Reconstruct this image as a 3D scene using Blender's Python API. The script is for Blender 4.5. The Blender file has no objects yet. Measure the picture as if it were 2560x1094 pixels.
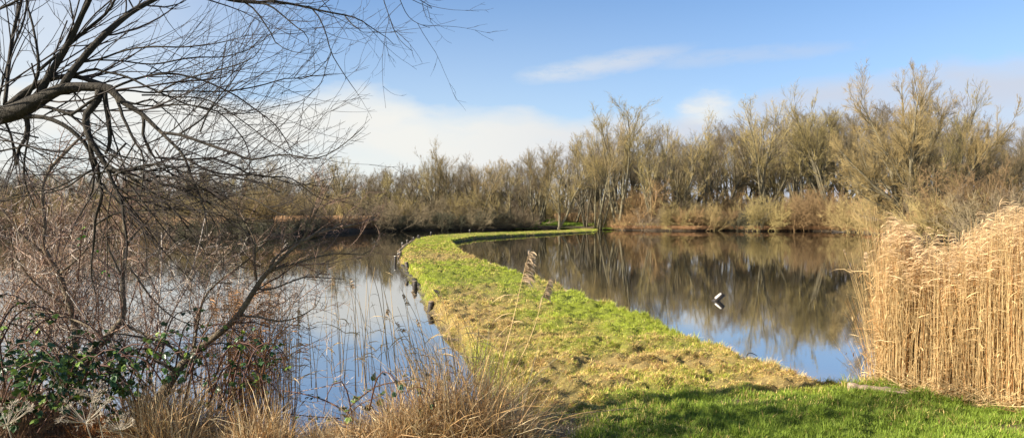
import bpy, math
import numpy as np
from math import radians, sin, cos, pi

# ------------------------------------------------------------------ basics
S = bpy.context.scene
COL = S.collection
F, HY, CH = 1900.0, 532.0, 2.2          # focal length and horizon in photo pixels, eye height above the water
def P(px, py, d):
    return np.array([(px-1280)/F*d, d, CH+(HY-py)/F*d])
def G(px, py, z=0.0):
    d = F*(CH-z)/(py-HY)
    return np.array([(px-1280)/F*d, d])
def nrm(v):
    return v/np.maximum(np.linalg.norm(v, axis=-1, keepdims=True), 1e-9)

def _hash(ix, iy, seed):
    h = np.sin(ix*127.1+iy*311.7+seed*74.7)*43758.5453
    return h-np.floor(h)
def vnoise(x, y, seed=0):
    ix, iy = np.floor(x), np.floor(y); fx, fy = x-ix, y-iy
    fx = fx*fx*(3-2*fx); fy = fy*fy*(3-2*fy)
    a = _hash(ix, iy, seed); b = _hash(ix+1, iy, seed); c = _hash(ix, iy+1, seed); d = _hash(ix+1, iy+1, seed)
    return (a*(1-fx)+b*fx)*(1-fy)+(c*(1-fx)+d*fx)*fy
def fbm(x, y, seed=0, o=4):
    s, a, t = 0, 1, 0
    for i in range(o):
        s = s+a*vnoise(x*2**i+i*17.3, y*2**i-i*9.1, seed+i); t += a; a *= .5
    return s/t
def sstep(a, b, x):
    t = np.clip((x-a)/(b-a), 0, 1); return t*t*(3-2*t)

# ------------------------------------------------------------------ mesh builder
class MB:
    def __init__(s): s.v=[]; s.q=[]; s.t=[]; s.c=[]; s.n=0; s.g=[]
    def add(s, v, q=None, t=None, c=None):
        v = np.asarray(v, float).reshape(-1, 3)
        if q is not None and len(q): s.q.append(np.asarray(q, int).reshape(-1, 4)+s.n)
        if t is not None and len(t): s.t.append(np.asarray(t, int).reshape(-1, 3)+s.n)
        if c is None: c = (1, 1, 1)
        c = np.asarray(c, float)
        if c.ndim == 1: c = np.tile(c, (len(v), 1))
        s.v.append(v); s.c.append(c); s.n += len(v)
        return s
    def tubes(s, Pp, R, n=3, c=None, cap=True):
        """Pp (M,K,3) polylines, R (M,K) radii; c (M,3) or (3,)"""
        Pp = np.asarray(Pp, float); R = np.asarray(R, float)
        if Pp.ndim == 2: Pp = Pp[None]; R = R[None]
        M, K, _ = Pp.shape
        if M == 0: return s
        T = np.empty_like(Pp); T[:, 1:-1] = Pp[:, 2:]-Pp[:, :-2] if K > 2 else T[:, 1:-1]
        T[:, 0] = Pp[:, 1]-Pp[:, 0]; T[:, -1] = Pp[:, -1]-Pp[:, -2]; T = nrm(T)
        ax = np.abs(T).max(axis=1).argmin(axis=1)
        ref = np.eye(3)[ax][:, None, :]
        U = nrm(ref-(T*ref).sum(-1, keepdims=True)*T); V = np.cross(T, U)
        a = np.arange(n)*2*pi/n
        ring = Pp[:, :, None, :]+R[:, :, None, None]*(np.cos(a)[None, None, :, None]*U[:, :, None, :]+np.sin(a)[None, None, :, None]*V[:, :, None, :])
        m, k, j = np.meshgrid(np.arange(M), np.arange(K-1), np.arange(n), indexing='ij')
        b = (m*K+k)*n; j2 = (j+1) % n
        q = np.stack([b+j, b+j2, b+n+j2, b+n+j], -1).reshape(-1, 4)
        t = None
        if cap and n >= 5:
            tt = []
            for mm in range(M):
                for kk, rev in ((0, True), (K-1, False)):
                    o = (mm*K+kk)*n
                    for i in range(1, n-1):
                        tt.append((o, o+i+1, o+i) if rev else (o, o+i, o+i+1))
            t = tt
        if c is not None:
            c = np.asarray(c, float)
            if c.ndim == 2: c = np.repeat(c, K*n, axis=0)
        return s.add(ring.reshape(-1, 3), q, t, c)
    def ribbons(s, Pp, W, side, c=None):
        """flat tapering leaves: Pp (M,K,3), W (M,K) half widths, side (M,3)"""
        M, K, _ = Pp.shape
        if M == 0: return s
        a = Pp-side[:, None, :]*W[:, :, None]; b = Pp+side[:, None, :]*W[:, :, None]
        v = np.stack([a, b], 2).reshape(-1, 3)
        m, k = np.meshgrid(np.arange(M), np.arange(K-1), indexing='ij'); o = ((m*K+k)*2).ravel()
        q = np.stack([o, o+1, o+3, o+2], -1)
        if c is not None:
            c = np.asarray(c, float)
            if c.ndim == 2: c = np.repeat(c, K*2, axis=0)
        return s.add(v, q, None, c)
    def grid(s, X, Y, Z, c=None):
        n, m = X.shape
        i, j = np.meshgrid(np.arange(n-1), np.arange(m-1), indexing='ij'); o = (i*m+j).ravel()
        return s.add(np.stack([X, Y, Z], -1).reshape(-1, 3), np.stack([o, o+m, o+m+1, o+1], -1), None, None if c is None else c.reshape(-1, 3))
    def mesh(s, name, mat, smooth=True):
        me = bpy.data.meshes.new(name)
        v = np.concatenate(s.v); q = np.concatenate(s.q) if s.q else np.zeros((0, 4), int); t = np.concatenate(s.t) if s.t else np.zeros((0, 3), int)
        me.vertices.add(len(v)); me.vertices.foreach_set('co', v.astype(np.float32).ravel())
        me.loops.add(len(q)*4+len(t)*3); me.loops.foreach_set('vertex_index', np.concatenate([q.ravel(), t.ravel()]).astype(np.int32))
        me.polygons.add(len(q)+len(t))
        ls = np.concatenate([np.arange(len(q))*4, len(q)*4+np.arange(len(t))*3]).astype(np.int32)
        me.polygons.foreach_set('loop_start', ls)
        if smooth: me.polygons.foreach_set('use_smooth', np.ones(len(q)+len(t), bool))
        me.update(calc_edges=True)
        at = me.color_attributes.new('Col', 'FLOAT_COLOR', 'POINT')
        c = np.concatenate(s.c); at.data.foreach_set('color', np.concatenate([c, np.ones((len(c), 1))], 1).astype(np.float32).ravel())
        me.materials.append(mat)
        return me
    def build(s, name, mat, parent=None, smooth=True):
        o = bpy.data.objects.new(name, s.mesh(name, mat, smooth)); COL.objects.link(o); o.parent = parent
        return o

def tag(o, label=None, cat=None, group=None, kind=None):
    if label: o['label'] = label
    if cat: o['category'] = cat
    if group: o['group'] = group
    if kind: o['kind'] = kind
    return o
def empty(name, loc=(0, 0, 0), rz=0.0, sc=1.0):
    o = bpy.data.objects.new(name, None); COL.objects.link(o); o.location = loc; o.rotation_euler = (0, 0, rz); o.scale = (sc,)*3 if np.isscalar(sc) else sc
    o.empty_display_size = .2
    return o
def copy_tree(root):
    r = root.copy(); COL.objects.link(r)
    for ch in root.children:
        c = ch.copy(); COL.objects.link(c); c.parent = r
    return r

# ------------------------------------------------------------------ materials
def mat(name, col=None, rough=.85, vcol=False, n1=None, n2=None, amt=.5, objvar=0.0, spec=.3, transl=0.0, tint=None, bump=0.0, coord='Object', stretch=(1, 1, 1)):
    """principled; col or vertex colour, multiplied by two noises, optional per object variation toward tint"""
    m = bpy.data.materials.new(name); m.use_nodes = True; nt = m.node_tree; N = nt.nodes; L = nt.links
    b = N['Principled BSDF']; b.inputs['Roughness'].default_value = rough; b.inputs['Specular IOR Level'].default_value = spec
    if vcol:
        a = N.new('ShaderNodeAttribute'); a.attribute_name = 'Col'; cur = a.outputs['Color']
        if col is not None:
            mm = N.new('ShaderNodeMix'); mm.data_type = 'RGBA'; mm.blend_type = 'MULTIPLY'; mm.inputs[0].default_value = 1
            L.new(cur, mm.inputs[6]); mm.inputs[7].default_value = (*col, 1); cur = mm.outputs[2]
    else:
        a = N.new('ShaderNodeRGB'); a.outputs[0].default_value = (*col, 1); cur = a.outputs[0]
    tc = N.new('ShaderNodeTexCoord'); mp = N.new('ShaderNodeMapping'); mp.inputs['Scale'].default_value = stretch
    L.new(tc.outputs[coord], mp.inputs[0])
    last = None
    for sc in (n1, n2):
        if sc is None: continue
        n = N.new('ShaderNodeTexNoise'); n.inputs['Scale'].default_value = sc; n.inputs['Detail'].default_value = 5; n.inputs['Roughness'].default_value = .65
        L.new(mp.outputs[0], n.inputs['Vector'])
        r = N.new('ShaderNodeMapRange'); r.inputs[1].default_value = .3; r.inputs[2].default_value = .7; r.inputs[3].default_value = 1-amt; r.inputs[4].default_value = 1+amt
        L.new(n.outputs['Fac'], r.inputs[0])
        mm = N.new('ShaderNodeMix'); mm.data_type = 'RGBA'; mm.blend_type = 'MULTIPLY'; mm.inputs[0].default_value = 1
        L.new(cur, mm.inputs[6]); L.new(r.outputs[0], mm.inputs[7]); cur = mm.outputs[2]; last = n
    if tint is not None:
        oi = N.new('ShaderNodeObjectInfo'); mm = N.new('ShaderNodeMix'); mm.data_type = 'RGBA'
        ml = N.new('ShaderNodeMath'); ml.operation = 'MULTIPLY'; ml.inputs[1].default_value = objvar; L.new(oi.outputs['Random'], ml.inputs[0])
        L.new(ml.outputs[0], mm.inputs[0]); L.new(cur, mm.inputs[6]); mm.inputs[7].default_value = (*tint, 1); cur = mm.outputs[2]
    L.new(cur, b.inputs['Base Color'])
    if bump and last:
        bp = N.new('ShaderNodeBump'); bp.inputs['Strength'].default_value = bump; bp.inputs['Distance'].default_value = .02
        L.new(last.outputs['Fac'], bp.inputs['Height']); L.new(bp.outputs[0], b.inputs['Normal'])
    if transl:
        tr = N.new('ShaderNodeBsdfTranslucent'); L.new(cur, tr.inputs[0]); mx = N.new('ShaderNodeMixShader'); mx.inputs[0].default_value = transl
        L.new(b.outputs[0], mx.inputs[1]); L.new(tr.outputs[0], mx.inputs[2]); L.new(mx.outputs[0], N['Material Output'].inputs[0])
    return m

M = {}
M['soil'] = mat('soil_and_thatch', None, .95, vcol=True, n1=9, n2=45, amt=.35, bump=.6)
M['terrain'] = mat('woodland_floor', (.05, .036, .022), .95, n1=.3, n2=4, amt=.5)
M['grass'] = mat('grass_blades', None, .6, vcol=True, spec=.25, transl=.3)
M['reed'] = mat('dry_reed', None, .6, vcol=True, spec=.3, transl=.2)
M['willow'] = mat('willow_bark', (.04, .034, .025), .9, n1=14, n2=60, amt=.45, bump=.8, stretch=(1, 1, .5))
M['willow_twig'] = mat('willow_twigs', (.028, .019, .015), .7, n1=3, amt=.4)
M['thorn'] = mat('thorn_bark', (.15, .12, .08), .85, n1=10, n2=70, amt=.5, bump=.6)
M['thorn_twig'] = mat('thorn_twigs', None, .6, vcol=True)
M['leaf'] = mat('bramble_leaf', None, .35, vcol=True, n1=30, amt=.3, spec=.5, transl=.15)
M['far_bark'] = mat('far_bark', (.15, .13, .075), .9, n1=1.5, n2=8, amt=.5, objvar=.7, tint=(.06, .05, .035))
M['far_twig'] = mat('far_twigs', (.34, .275, .105), .8, n1=.6, amt=.3, objvar=.7, tint=(.25, .17, .075))
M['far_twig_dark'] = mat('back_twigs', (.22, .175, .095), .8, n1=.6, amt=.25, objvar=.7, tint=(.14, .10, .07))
M['scrub'] = mat('scrub_twigs', (.36, .23, .10), .8, n1=.8, amt=.4, objvar=.85, tint=(.19, .125, .06))
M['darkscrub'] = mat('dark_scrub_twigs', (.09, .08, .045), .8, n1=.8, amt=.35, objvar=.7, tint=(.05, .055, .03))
M['wood'] = mat('weathered_wood', (.24, .18, .12), .85, n1=12, n2=90, amt=.5, bump=.7, stretch=(1, 1, .15))
M['wetwood'] = mat('wet_dark_wood', (.035, .028, .022), .5, n1=12, n2=60, amt=.5, bump=.5, stretch=(1, 1, .2))
M['palewood'] = mat('bleached_wood', (.62, .58, .5), .8, n1=8, n2=60, amt=.2, bump=.4)
M['bird'] = mat('white_feathers', (.8, .8, .77), .7, n1=20, amt=.06)
M['bill'] = mat('orange_bill', (.6, .2, .03), .5, n1=20, amt=.1)

def water_mat():
    m = bpy.data.materials.new('lake_water'); m.use_nodes = True; nt = m.node_tree; N = nt.nodes; L = nt.links
    b = N['Principled BSDF']; b.inputs['Base Color'].default_value = (.014, .013, .009, 1); b.inputs['Roughness'].default_value = .02
    b.inputs['IOR'].default_value = 7.0; b.inputs['Specular IOR Level'].default_value = .6
    tc = N.new('ShaderNodeTexCoord'); prev = None
    for sc, dist, st, strn in ((.8, .0005, (1, 1.6, 1), .5), (3.2, .0006, (1, 2.2, 1), .5), (11, .0005, (1, 1.6, 1), .3)):
        mp = N.new('ShaderNodeMapping'); mp.inputs['Scale'].default_value = st; L.new(tc.outputs['Object'], mp.inputs[0])
        n = N.new('ShaderNodeTexNoise'); n.inputs['Scale'].default_value = sc; n.inputs['Detail'].default_value = 2; L.new(mp.outputs[0], n.inputs['Vector'])
        bp = N.new('ShaderNodeBump'); bp.inputs['Strength'].default_value = strn; bp.inputs['Distance'].default_value = dist
        L.new(n.outputs['Fac'], bp.inputs['Height'])
        if prev: L.new(prev.outputs[0], bp.inputs['Normal'])
        prev = bp
    L.new(prev.outputs[0], b.inputs['Normal'])
    return m
M['water'] = water_mat()

# ------------------------------------------------------------------ lake, banks, causeway outlines
shore = [G(-900, 592), G(-500, 588), G(-200, 585), G(0, 583), G(250, 581), G(420, 584), G(560, 590), G(680, 591), G(780, 586), G(900, 579), G(1000, 577), G(1150, 575.5), G(1300, 574), G(1420, 572),
         G(1480, 573), G(1560, 575), G(1640, 576), G(1740, 577), G(1800, 576), G(1900, 577.5), G(2000, 577), G(2100, 578), G(2160, 581), G(2220, 590), G(2330, 598), G(2450, 606)]
shore += [np.array(p) for p in ((42, 44), (40, 32), (30, 20), (16, 11), (9.5, 8.2), (6, 7.6), (3, 7), (0, 6.3), (-3, 6.6), (-6, 7.8), (-12, 9.5), (-26, 14), (-50, 30), (-70, 55))]
shore = np.array(shore)
LE = [(1345, 1094), (1338, 1060), (1322, 1025), (1290, 985), (1240, 945), (1192, 893), (1140, 826), (1100, 793), (1070, 755), (1060, 722), (1033, 690), (1010, 662), (1001, 642), (1008, 622), (1035, 601), (1075, 590), (1160, 583), (1290, 577.5), (1420, 572.5), (1500, 566)]
RE = [(2290, 974), (2135, 963), (2060, 957), (1960, 930), (1880, 896), (1790, 862), (1700, 829), (1600, 790), (1500, 755), (1400, 719), (1340, 697), (1290, 681), (1210, 653), (1160, 631), (1134, 610), (1132, 600), (1195, 590.5), (1300, 585), (1400, 580), (1490, 575)]
LEw = np.array([G(a, b, .2) for a, b in LE]); REw = np.array([G(a, b, .2) for a, b in RE])
poly = [(16, -6), (-16, -6), (-16, 10), (-12, 9.3), (-7, 8.2), (-5, 7.7), (-3.8, 7.0), (-2.9, 6.6), (-2, 6.25), (-1.2, 6.1), (-.5, 6.2), (0, 6.6)] + [tuple(p) for p in LEw] + [tuple(p) for p in REw[::-1]] + [(5.0, 8.4), (6.0, 8.1), (9, 7.8), (16, 8.5)]
poly = np.array(poly, float)
def signed(x, y):
    x = np.asarray(x, float); y = np.asarray(y, float); sh = x.shape; x = x.ravel(); y = y.ravel()
    d2 = np.full(x.shape, 1e9); ins = np.zeros(x.shape, bool)
    n = len(poly)
    for i in range(n):
        a = poly[i]; b = poly[(i+1) % n]; e = b-a
        t = np.clip(((x-a[0])*e[0]+(y-a[1])*e[1])/(e@e+1e-12), 0, 1)
        dx = x-a[0]-t*e[0]; dy = y-a[1]-t*e[1]; d2 = np.minimum(d2, dx*dx+dy*dy)
        c = ((a[1] > y) != (b[1] > y)) & (x < (b[0]-a[0])*(y-a[1])/((b[1]-a[1]) if abs(b[1]-a[1]) > 1e-9 else 1e-9)+a[0])
        ins ^= c
    d = np.sqrt(d2); d[~ins] *= -1
    d = d.reshape(sh); x = x.reshape(sh); y = y.reshape(sh)
    return d+(vnoise(x*2.3, y*1.7, 61)-.5)*.26+(vnoise(x*7, y*5, 62)-.5)*.12
# patches of straw, moss green (partial shade painted into the deep tone) and bare mud lie at fixed places of the ground
def blob(x, y, cx, cy, sx, sy, w):
    return w*np.exp(-(((x-cx)/sx)**2+((y-cy)/sy)**2))
def gp(px, py): p = G(px, py, .25); return p[0], p[1]
def patches(x, y):
    px = 1280+F*x/np.maximum(y, .5); py = HY+F*1.95/np.maximum(y, .5)      # where on the ground, expressed along the sight lines of the plan
    nz = fbm(x*1.1, y*.8, 5, 4)
    st = .07+sstep(.42, .66, fbm(x*1.6, y*1.1, 7, 4))*.5
    for b in ((1170, 780, 110, 42, .95), (1250, 830, 90, 30, .5), (1090, 642, 120, 9, .8), (1220, 640, 60, 10, .4), (1800, 885, 180, 26, .6), (1560, 905, 230, 40, .5), (1400, 840, 120, 30, .3), (1300, 930, 70, 50, .5), (2010, 948, 130, 18, .85), (1650, 960, 300, 22, .4), (1400, 1010, 110, 30, .6), (1420, 1070, 60, 30, .5)):
        st = st+blob(px, py, *b)*(.4+1.1*nz)
    for b in ((1180, 685, 150, 25, .45), (1450, 780, 130, 45, .35), (1100, 600, 80, 8, .25)):
        st = st-blob(px, py, *b)
    deep = sstep(965, 1030, py+(px-1750)*.035+(nz-.5)*110)*sstep(1350, 1560, px)  # longer greener grass, its partial shade put into the colour
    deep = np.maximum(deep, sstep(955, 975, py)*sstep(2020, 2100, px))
    mud = blob(px, py, 1630, 935, 50, 10, .6)+blob(px, py, 1850, 1012, 120, 15, 1.1)+blob(px, py, 1440, 1065, 110, 35, 1.3)+blob(px, py, 2480, 1085, 160, 16, 1.1)+blob(px, py, 1160, 704, 60, 5, .5)
    mud = sstep(.35, .95, mud*(.25+1.4*fbm(x*5, y*3, 71, 3)))
    return np.clip(st, 0, 1)*(1-deep*.75), deep, mud, nz
def hfun(x, y, bumps=True):
    d = signed(x, y)
    h = np.where(d > 0, .26*sstep(0, .22, d), -.8*sstep(0, .7, -d))
    near = sstep(8.5, 5.0, y)*sstep(0, .5, d)
    h = h+.12*near
    h = np.where(h > 0, h*(1-.55*sstep(62, 95, y)), h)
    left = sstep(-2.5, -6, x)*sstep(13, 8, y)*sstep(0, 1.5, d); h = h+.25*left
    if bumps:
        ins = sstep(0.0, .25, d)
        b = (fbm(x*1.7, y*1.7, 11, 3)-.5)*.16+(np.abs(fbm(x*4.2, y*3.6, 13, 3)-.5))*.42-.05+(vnoise(x*7, y*7, 15)-.5)*.06
        far = np.clip(1-(y-40)/60, .35, 1)
        qx = 1280+F*x/np.maximum(y, .5); qy = HY+F*1.95/np.maximum(y, .5)
        far = far*(1-np.clip(blob(qx, qy, 1850, 1012, 150, 26, .95)+blob(qx, qy, 2480, 1085, 200, 30, .95)+blob(qx, qy, 1630, 935, 80, 18, .6), 0, .95))
        h = h+b*ins*far*.75
    return h

THATCH = np.array([.38, .28, .10]); GREEN = np.array([.37, .42, .05]); DEEP_SHADED = np.array([.21, .29, .035]); STRAW = np.array([.80, .60, .22]); MUDC = np.array([.12, .09, .045]); BROWN = np.array([.40, .23, .10])
def ground_col(x, y):
    st, deep, mud, nz = patches(x, y)
    st = st[..., None]; deep = deep[..., None]; mud = mud[..., None]
    c = GREEN*.36*(1-st)+THATCH*.5*st
    c = c*(1-deep)+DEEP_SHADED*.4*deep
    c = c*(1-mud)+MUDC*mud
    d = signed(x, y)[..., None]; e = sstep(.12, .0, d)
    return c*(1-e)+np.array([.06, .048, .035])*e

# water: one sheet; banks: one ring of land around the lake reaching the horizon
mb = MB(); R0 = 400.
mb.add([(-R0, -R0, 0), (R0, -R0, 0), (R0, R0, 0), (-R0, R0, 0)], [(0, 1, 2, 3)])
tag(mb.build('lake_water', M['water'], smooth=False), kind='structure')

cen = np.array([0., 45.])
# subdivide the shoreline
ss = []
for i in range(len(shore)):
    a, b = shore[i], shore[(i+1) % len(shore)]; n = max(1, int(np.linalg.norm(b-a)/1.2))
    for k in range(n): ss.append(a+(b-a)*k/n)
ss = np.array(ss); out = nrm(ss-cen)
ss = ss+out*((vnoise(ss[:, 0]*.4, ss[:, 1]*.4, 3)-.5)*1.6)[:, None]*(ss[:, 1] > 20)[:, None]
rings = [(-3, -1.2), (-.4, -.25), (0, .03), (.35, .28), (1.2, .4), (4, .5), (12, .6), (40, .8), (150, 1.0), (600, 1.0), (3000, 1.0)]
X = []; Y = []; Z = []
for o_, z in rings:
    p = ss+out*o_
    zz = z+(vnoise(p[:, 0]*.5, p[:, 1]*.5, 9)-.5)*(.25 if o_ > 0 else 0)
    zz = zz-np.where(p[:, 1] < 17, .75, 0)*(o_ < 20)*(np.abs(p[:, 0]) < 22)
    X.append(np.append(p[:, 0], p[0, 0])); Y.append(np.append(p[:, 1], p[0, 1])); Z.append(np.append(zz, zz[0]))
tag(MB().grid(np.array(X), np.array(Y), np.array(Z)).build('woodland_ground', M['terrain']), kind='structure')
mb = MB(); a = np.arange(64)*2*pi/64                                        # the lake bed, far under the water
xs, ys = np.meshgrid(np.linspace(-110, 110, 12), np.linspace(-6, 130, 12), indexing='ij'); mb.grid(xs, ys, xs*0-1.6)
tag(mb.build('lake_bed', M['terrain']), kind='structure')

YJ = 16.0
xs = np.arange(-15, 15.01, .055); ys = np.arange(-5, YJ+.001, .055); ys[-1] = YJ
ys = np.concatenate([np.arange(-5, 5, .4), np.arange(5, YJ-.01, .05), [YJ]])
xs = np.concatenate([np.arange(-15, -5, .15), np.arange(-5, 7, .05), np.arange(7, 15, .2)])
X, Y = np.meshgrid(xs, ys, indexing='ij'); Z = hfun(X, Y)
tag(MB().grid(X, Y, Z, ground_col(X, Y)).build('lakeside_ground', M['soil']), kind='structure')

# far part of the causeway: ribbon between its two edges
def res(poly_, s): 
    d = np.append(0, np.cumsum(np.linalg.norm(np.diff(poly_, axis=0), axis=1))); s = np.asarray(s)*d[-1]
    return np.stack([np.interp(s, d, poly_[:, 0]), np.interp(s, d, poly_[:, 1])], -1)
def cutat(e, y0, y1=None):
    ys_ = e[:, 1]; k = np.where(ys_ > y0)[0][0]; t = (y0-ys_[k-1])/(ys_[k]-ys_[k-1]); p = e[k-1]+(e[k]-e[k-1])*t
    return np.vstack([p, e[k:]])
rows = []
yy = np.arange(YJ, 46, .11)
Lx = np.interp(yy, LEw[:, 1], LEw[:, 0]); Rx = np.interp(yy, REw[:, 1], REw[:, 0])
L1 = np.stack([Lx, yy], -1); R1 = np.stack([Rx, yy], -1)
Lf = cutat(LEw, yy[-1]); Rf = cutat(REw, yy[-1]); s_ = np.linspace(0, 1, 260)[1:]
L1 = np.vstack([L1, res(Lf, s_)]); R1 = np.vstack([R1, res(Rf, s_)])
W_ = np.linalg.norm(R1-L1, axis=1, keepdims=True); dirn = (R1-L1)/W_
t = np.concatenate([np.linspace(-.6, 0, 9)[:-1], np.linspace(0, 1, 56), np.linspace(1, 1.6, 9)[1:]])
PX = np.empty((len(L1), len(t), 2))
for j, tt in enumerate(t):
    if tt < 0: PX[:, j] = L1+dirn*tt
    elif tt > 1: PX[:, j] = R1+dirn*(tt-1)
    else: PX[:, j] = L1+dirn*W_*tt
CWX, CWY = PX[..., 0], PX[..., 1]
CWZ = hfun(CWX, CWY)
CWZ[0] = hfun(CWX[0], np.full(len(t), YJ))
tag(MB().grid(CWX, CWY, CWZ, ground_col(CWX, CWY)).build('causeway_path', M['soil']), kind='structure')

# ------------------------------------------------------------------ grass
rg = np.random.default_rng(4)
def blades(x, y, hmul, wmul, seed):
    r = np.random.default_rng(seed); n = len(x)
    st, deep, mud, nz = patches(x, y); d = signed(x, y)
    keep = (d > .02) & (r.random(n) > mud*.62)
    x, y, st, deep, mud, nz, d = [a[keep] for a in (x, y, st, deep, mud, nz, d)]; n = len(x)
    z = hfun(x, y)
    tuss = sstep(.5, .75, fbm(x*3.5, y*3.5, 21, 2))*np.clip(st+.3, 0, 1)
    edge = sstep(.5, .1, d)
    clump = sstep(.5, .8, vnoise(x*9, y*9, 33))
    h = (.019+.045*tuss+.035*clump+.05*edge+.018*deep)*r.uniform(.5, 1.5, n)*hmul
    az = r.uniform(0, 2*pi, n); lean = r.uniform(.2, 1.5, n)
    lean = lean+st*.5
    dx, dy, dz = np.cos(az)*np.sin(lean), np.sin(az)*np.sin(lean), np.maximum(np.cos(lean), .08)
    D = np.stack([dx, dy, dz], -1)
    p0 = np.stack([x, y, z-.006], -1); p1 = p0+D*h[:, None]*.55; p2 = p0+D*h[:, None]; p2[:, 2] -= h*.18*np.sin(lean)
    Pp = np.stack([p0, p1, p2], 1)
    w = r.uniform(.0016, .0034, n)*wmul; Wd = np.stack([w, w*.85, w*.1], 1)
    sa = az+pi/2+r.uniform(-.6, .6, n); side = np.stack([np.cos(sa), np.sin(sa), r.uniform(-.3, .3, n)], -1)
    u = r.random(n); isst = (u < st*.85)[:, None]; isbr = (r.random(n) < .34*st)[:, None]
    g = GREEN*(1-deep[:, None])+DEEP_SHADED*deep[:, None]
    g = g*(1+.35*(nz[:, None]-.5)*2)
    c = np.where(isst, STRAW, g); c = np.where(isbr, BROWN, c)
    c = c*r.uniform(.7, 1.3, (n, 1))
    MBg.ribbons(Pp, Wd, side, c)
MBg = MB()
n = 520000                                   # near: density falls with distance
yy = 5.7*(16.2/5.7)**rg.random(n); xx = rg.uniform(-.4, 1, n)*0
xl = np.interp(yy, [5.7, 6.6, 7, 8.5, 10, 14, 17], [-.5, .1, .2, .0, -.5, -1.4, -2]); xr = np.interp(yy, [5.7, 7.5, 8.5, 9.1, 9.5, 17], [6.5, 5.8, 5.2, 4.3, 3.9, 2.9])
xx = xl+(xr-xl)*rg.random(n)
wm = np.clip(yy/8, .8, 2.2)
for k in range(4):
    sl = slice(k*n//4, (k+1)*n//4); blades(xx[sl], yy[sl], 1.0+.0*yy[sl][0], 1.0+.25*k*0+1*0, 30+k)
tag(MBg.build('lawn_grass', M['grass'], smooth=False), kind='stuff', label='short mossy green and straw grass covering the near end of the causeway')
MBg = MB()
n = 230000; a = rg.random(n)**1.35; ri = (a*(len(L1)-1)); i0 = np.clip(ri.astype(int), 0, len(L1)-2); fr = (ri-i0)[:, None]
LL = L1[i0]*(1-fr)+L1[i0+1]*fr; RR = R1[i0]*(1-fr)+R1[i0+1]*fr; u = rg.random(n)[:, None]; pp = LL+(RR-LL)*u
dist = pp[:, 1]
for lo, hi, hm, wmm in ((0, 24, 1.15, 1.7), (24, 38, 1.25, 2.6), (38, 60, 1.4, 4), (60, 200, .9, 5)):
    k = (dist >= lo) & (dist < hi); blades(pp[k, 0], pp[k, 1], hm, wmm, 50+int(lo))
tag(MBg.build('causeway_grass', M['grass'], smooth=False), kind='stuff', label='mown green and yellow grass on the curving causeway')

# ------------------------------------------------------------------ twig growing
def spawn(r, Pp, L, R, n, t0, t1, ang, angsd, lr, K, wob, trop=(0, 0, 0), nb=(0, 0, 0), rr=.55, rmin=.002, lv=(.6, 1.2), fall=.4, tip=.25, curl=0.0):
    Mn, Kp, _ = Pp.shape
    n = np.full(Mn, n) if np.isscalar(n) else np.asarray(n)
    idx = np.repeat(np.arange(Mn), n); N = len(idx)
    t = r.uniform(t0, t1, N); s = t*(Kp-1); i = np.clip(s.astype(int), 0, Kp-2); f = (s-i)[:, None]
    pos = Pp[idx, i]*(1-f)+Pp[idx, i+1]*f; T = nrm(Pp[idx, i+1]-Pp[idx, i])
    rad = (R[idx, i]*(1-f[:, 0])+R[idx, i+1]*f[:, 0])
    V = r.normal(size=(N, 3))+np.array(nb)
    V = nrm(V-(V*T).sum(-1, keepdims=True)*T)
    a = (ang+angsd*r.normal(size=N))[:, None]
    d = nrm(np.cos(a)*T+np.sin(a)*V)
    ln = L[idx]*lr*(1-fall*t)*r.uniform(lv[0], lv[1], N)
    out = np.empty((N, K, 3)); out[:, 0] = pos; bend = nrm(r.normal(size=(N, 3)))*curl
    for k in range(1, K):
        d = nrm(d+wob*r.normal(size=(N, 3))+np.array(trop)+bend); out[:, k] = out[:, k-1]+d*(ln/(K-1))[:, None]
    r0 = np.maximum(rad*rr, rmin); RR_ = r0[:, None]*np.linspace(1, tip, K)[None]
    RR_ = np.maximum(RR_, rmin*.5)
    return out, ln, RR_
def stem(r, p0, d0, L, r0, K, wob, trop=(0, 0, 0), tip=.3):
    d = nrm(np.array(d0, float)); out = [np.array(p0, float)]
    for k in range(1, K):
        d = nrm(d+wob*r.normal(size=3)+np.array(trop)); out.append(out[-1]+d*L/(K-1))
    return np.array(out), np.linspace(1, tip, K)*r0

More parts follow.
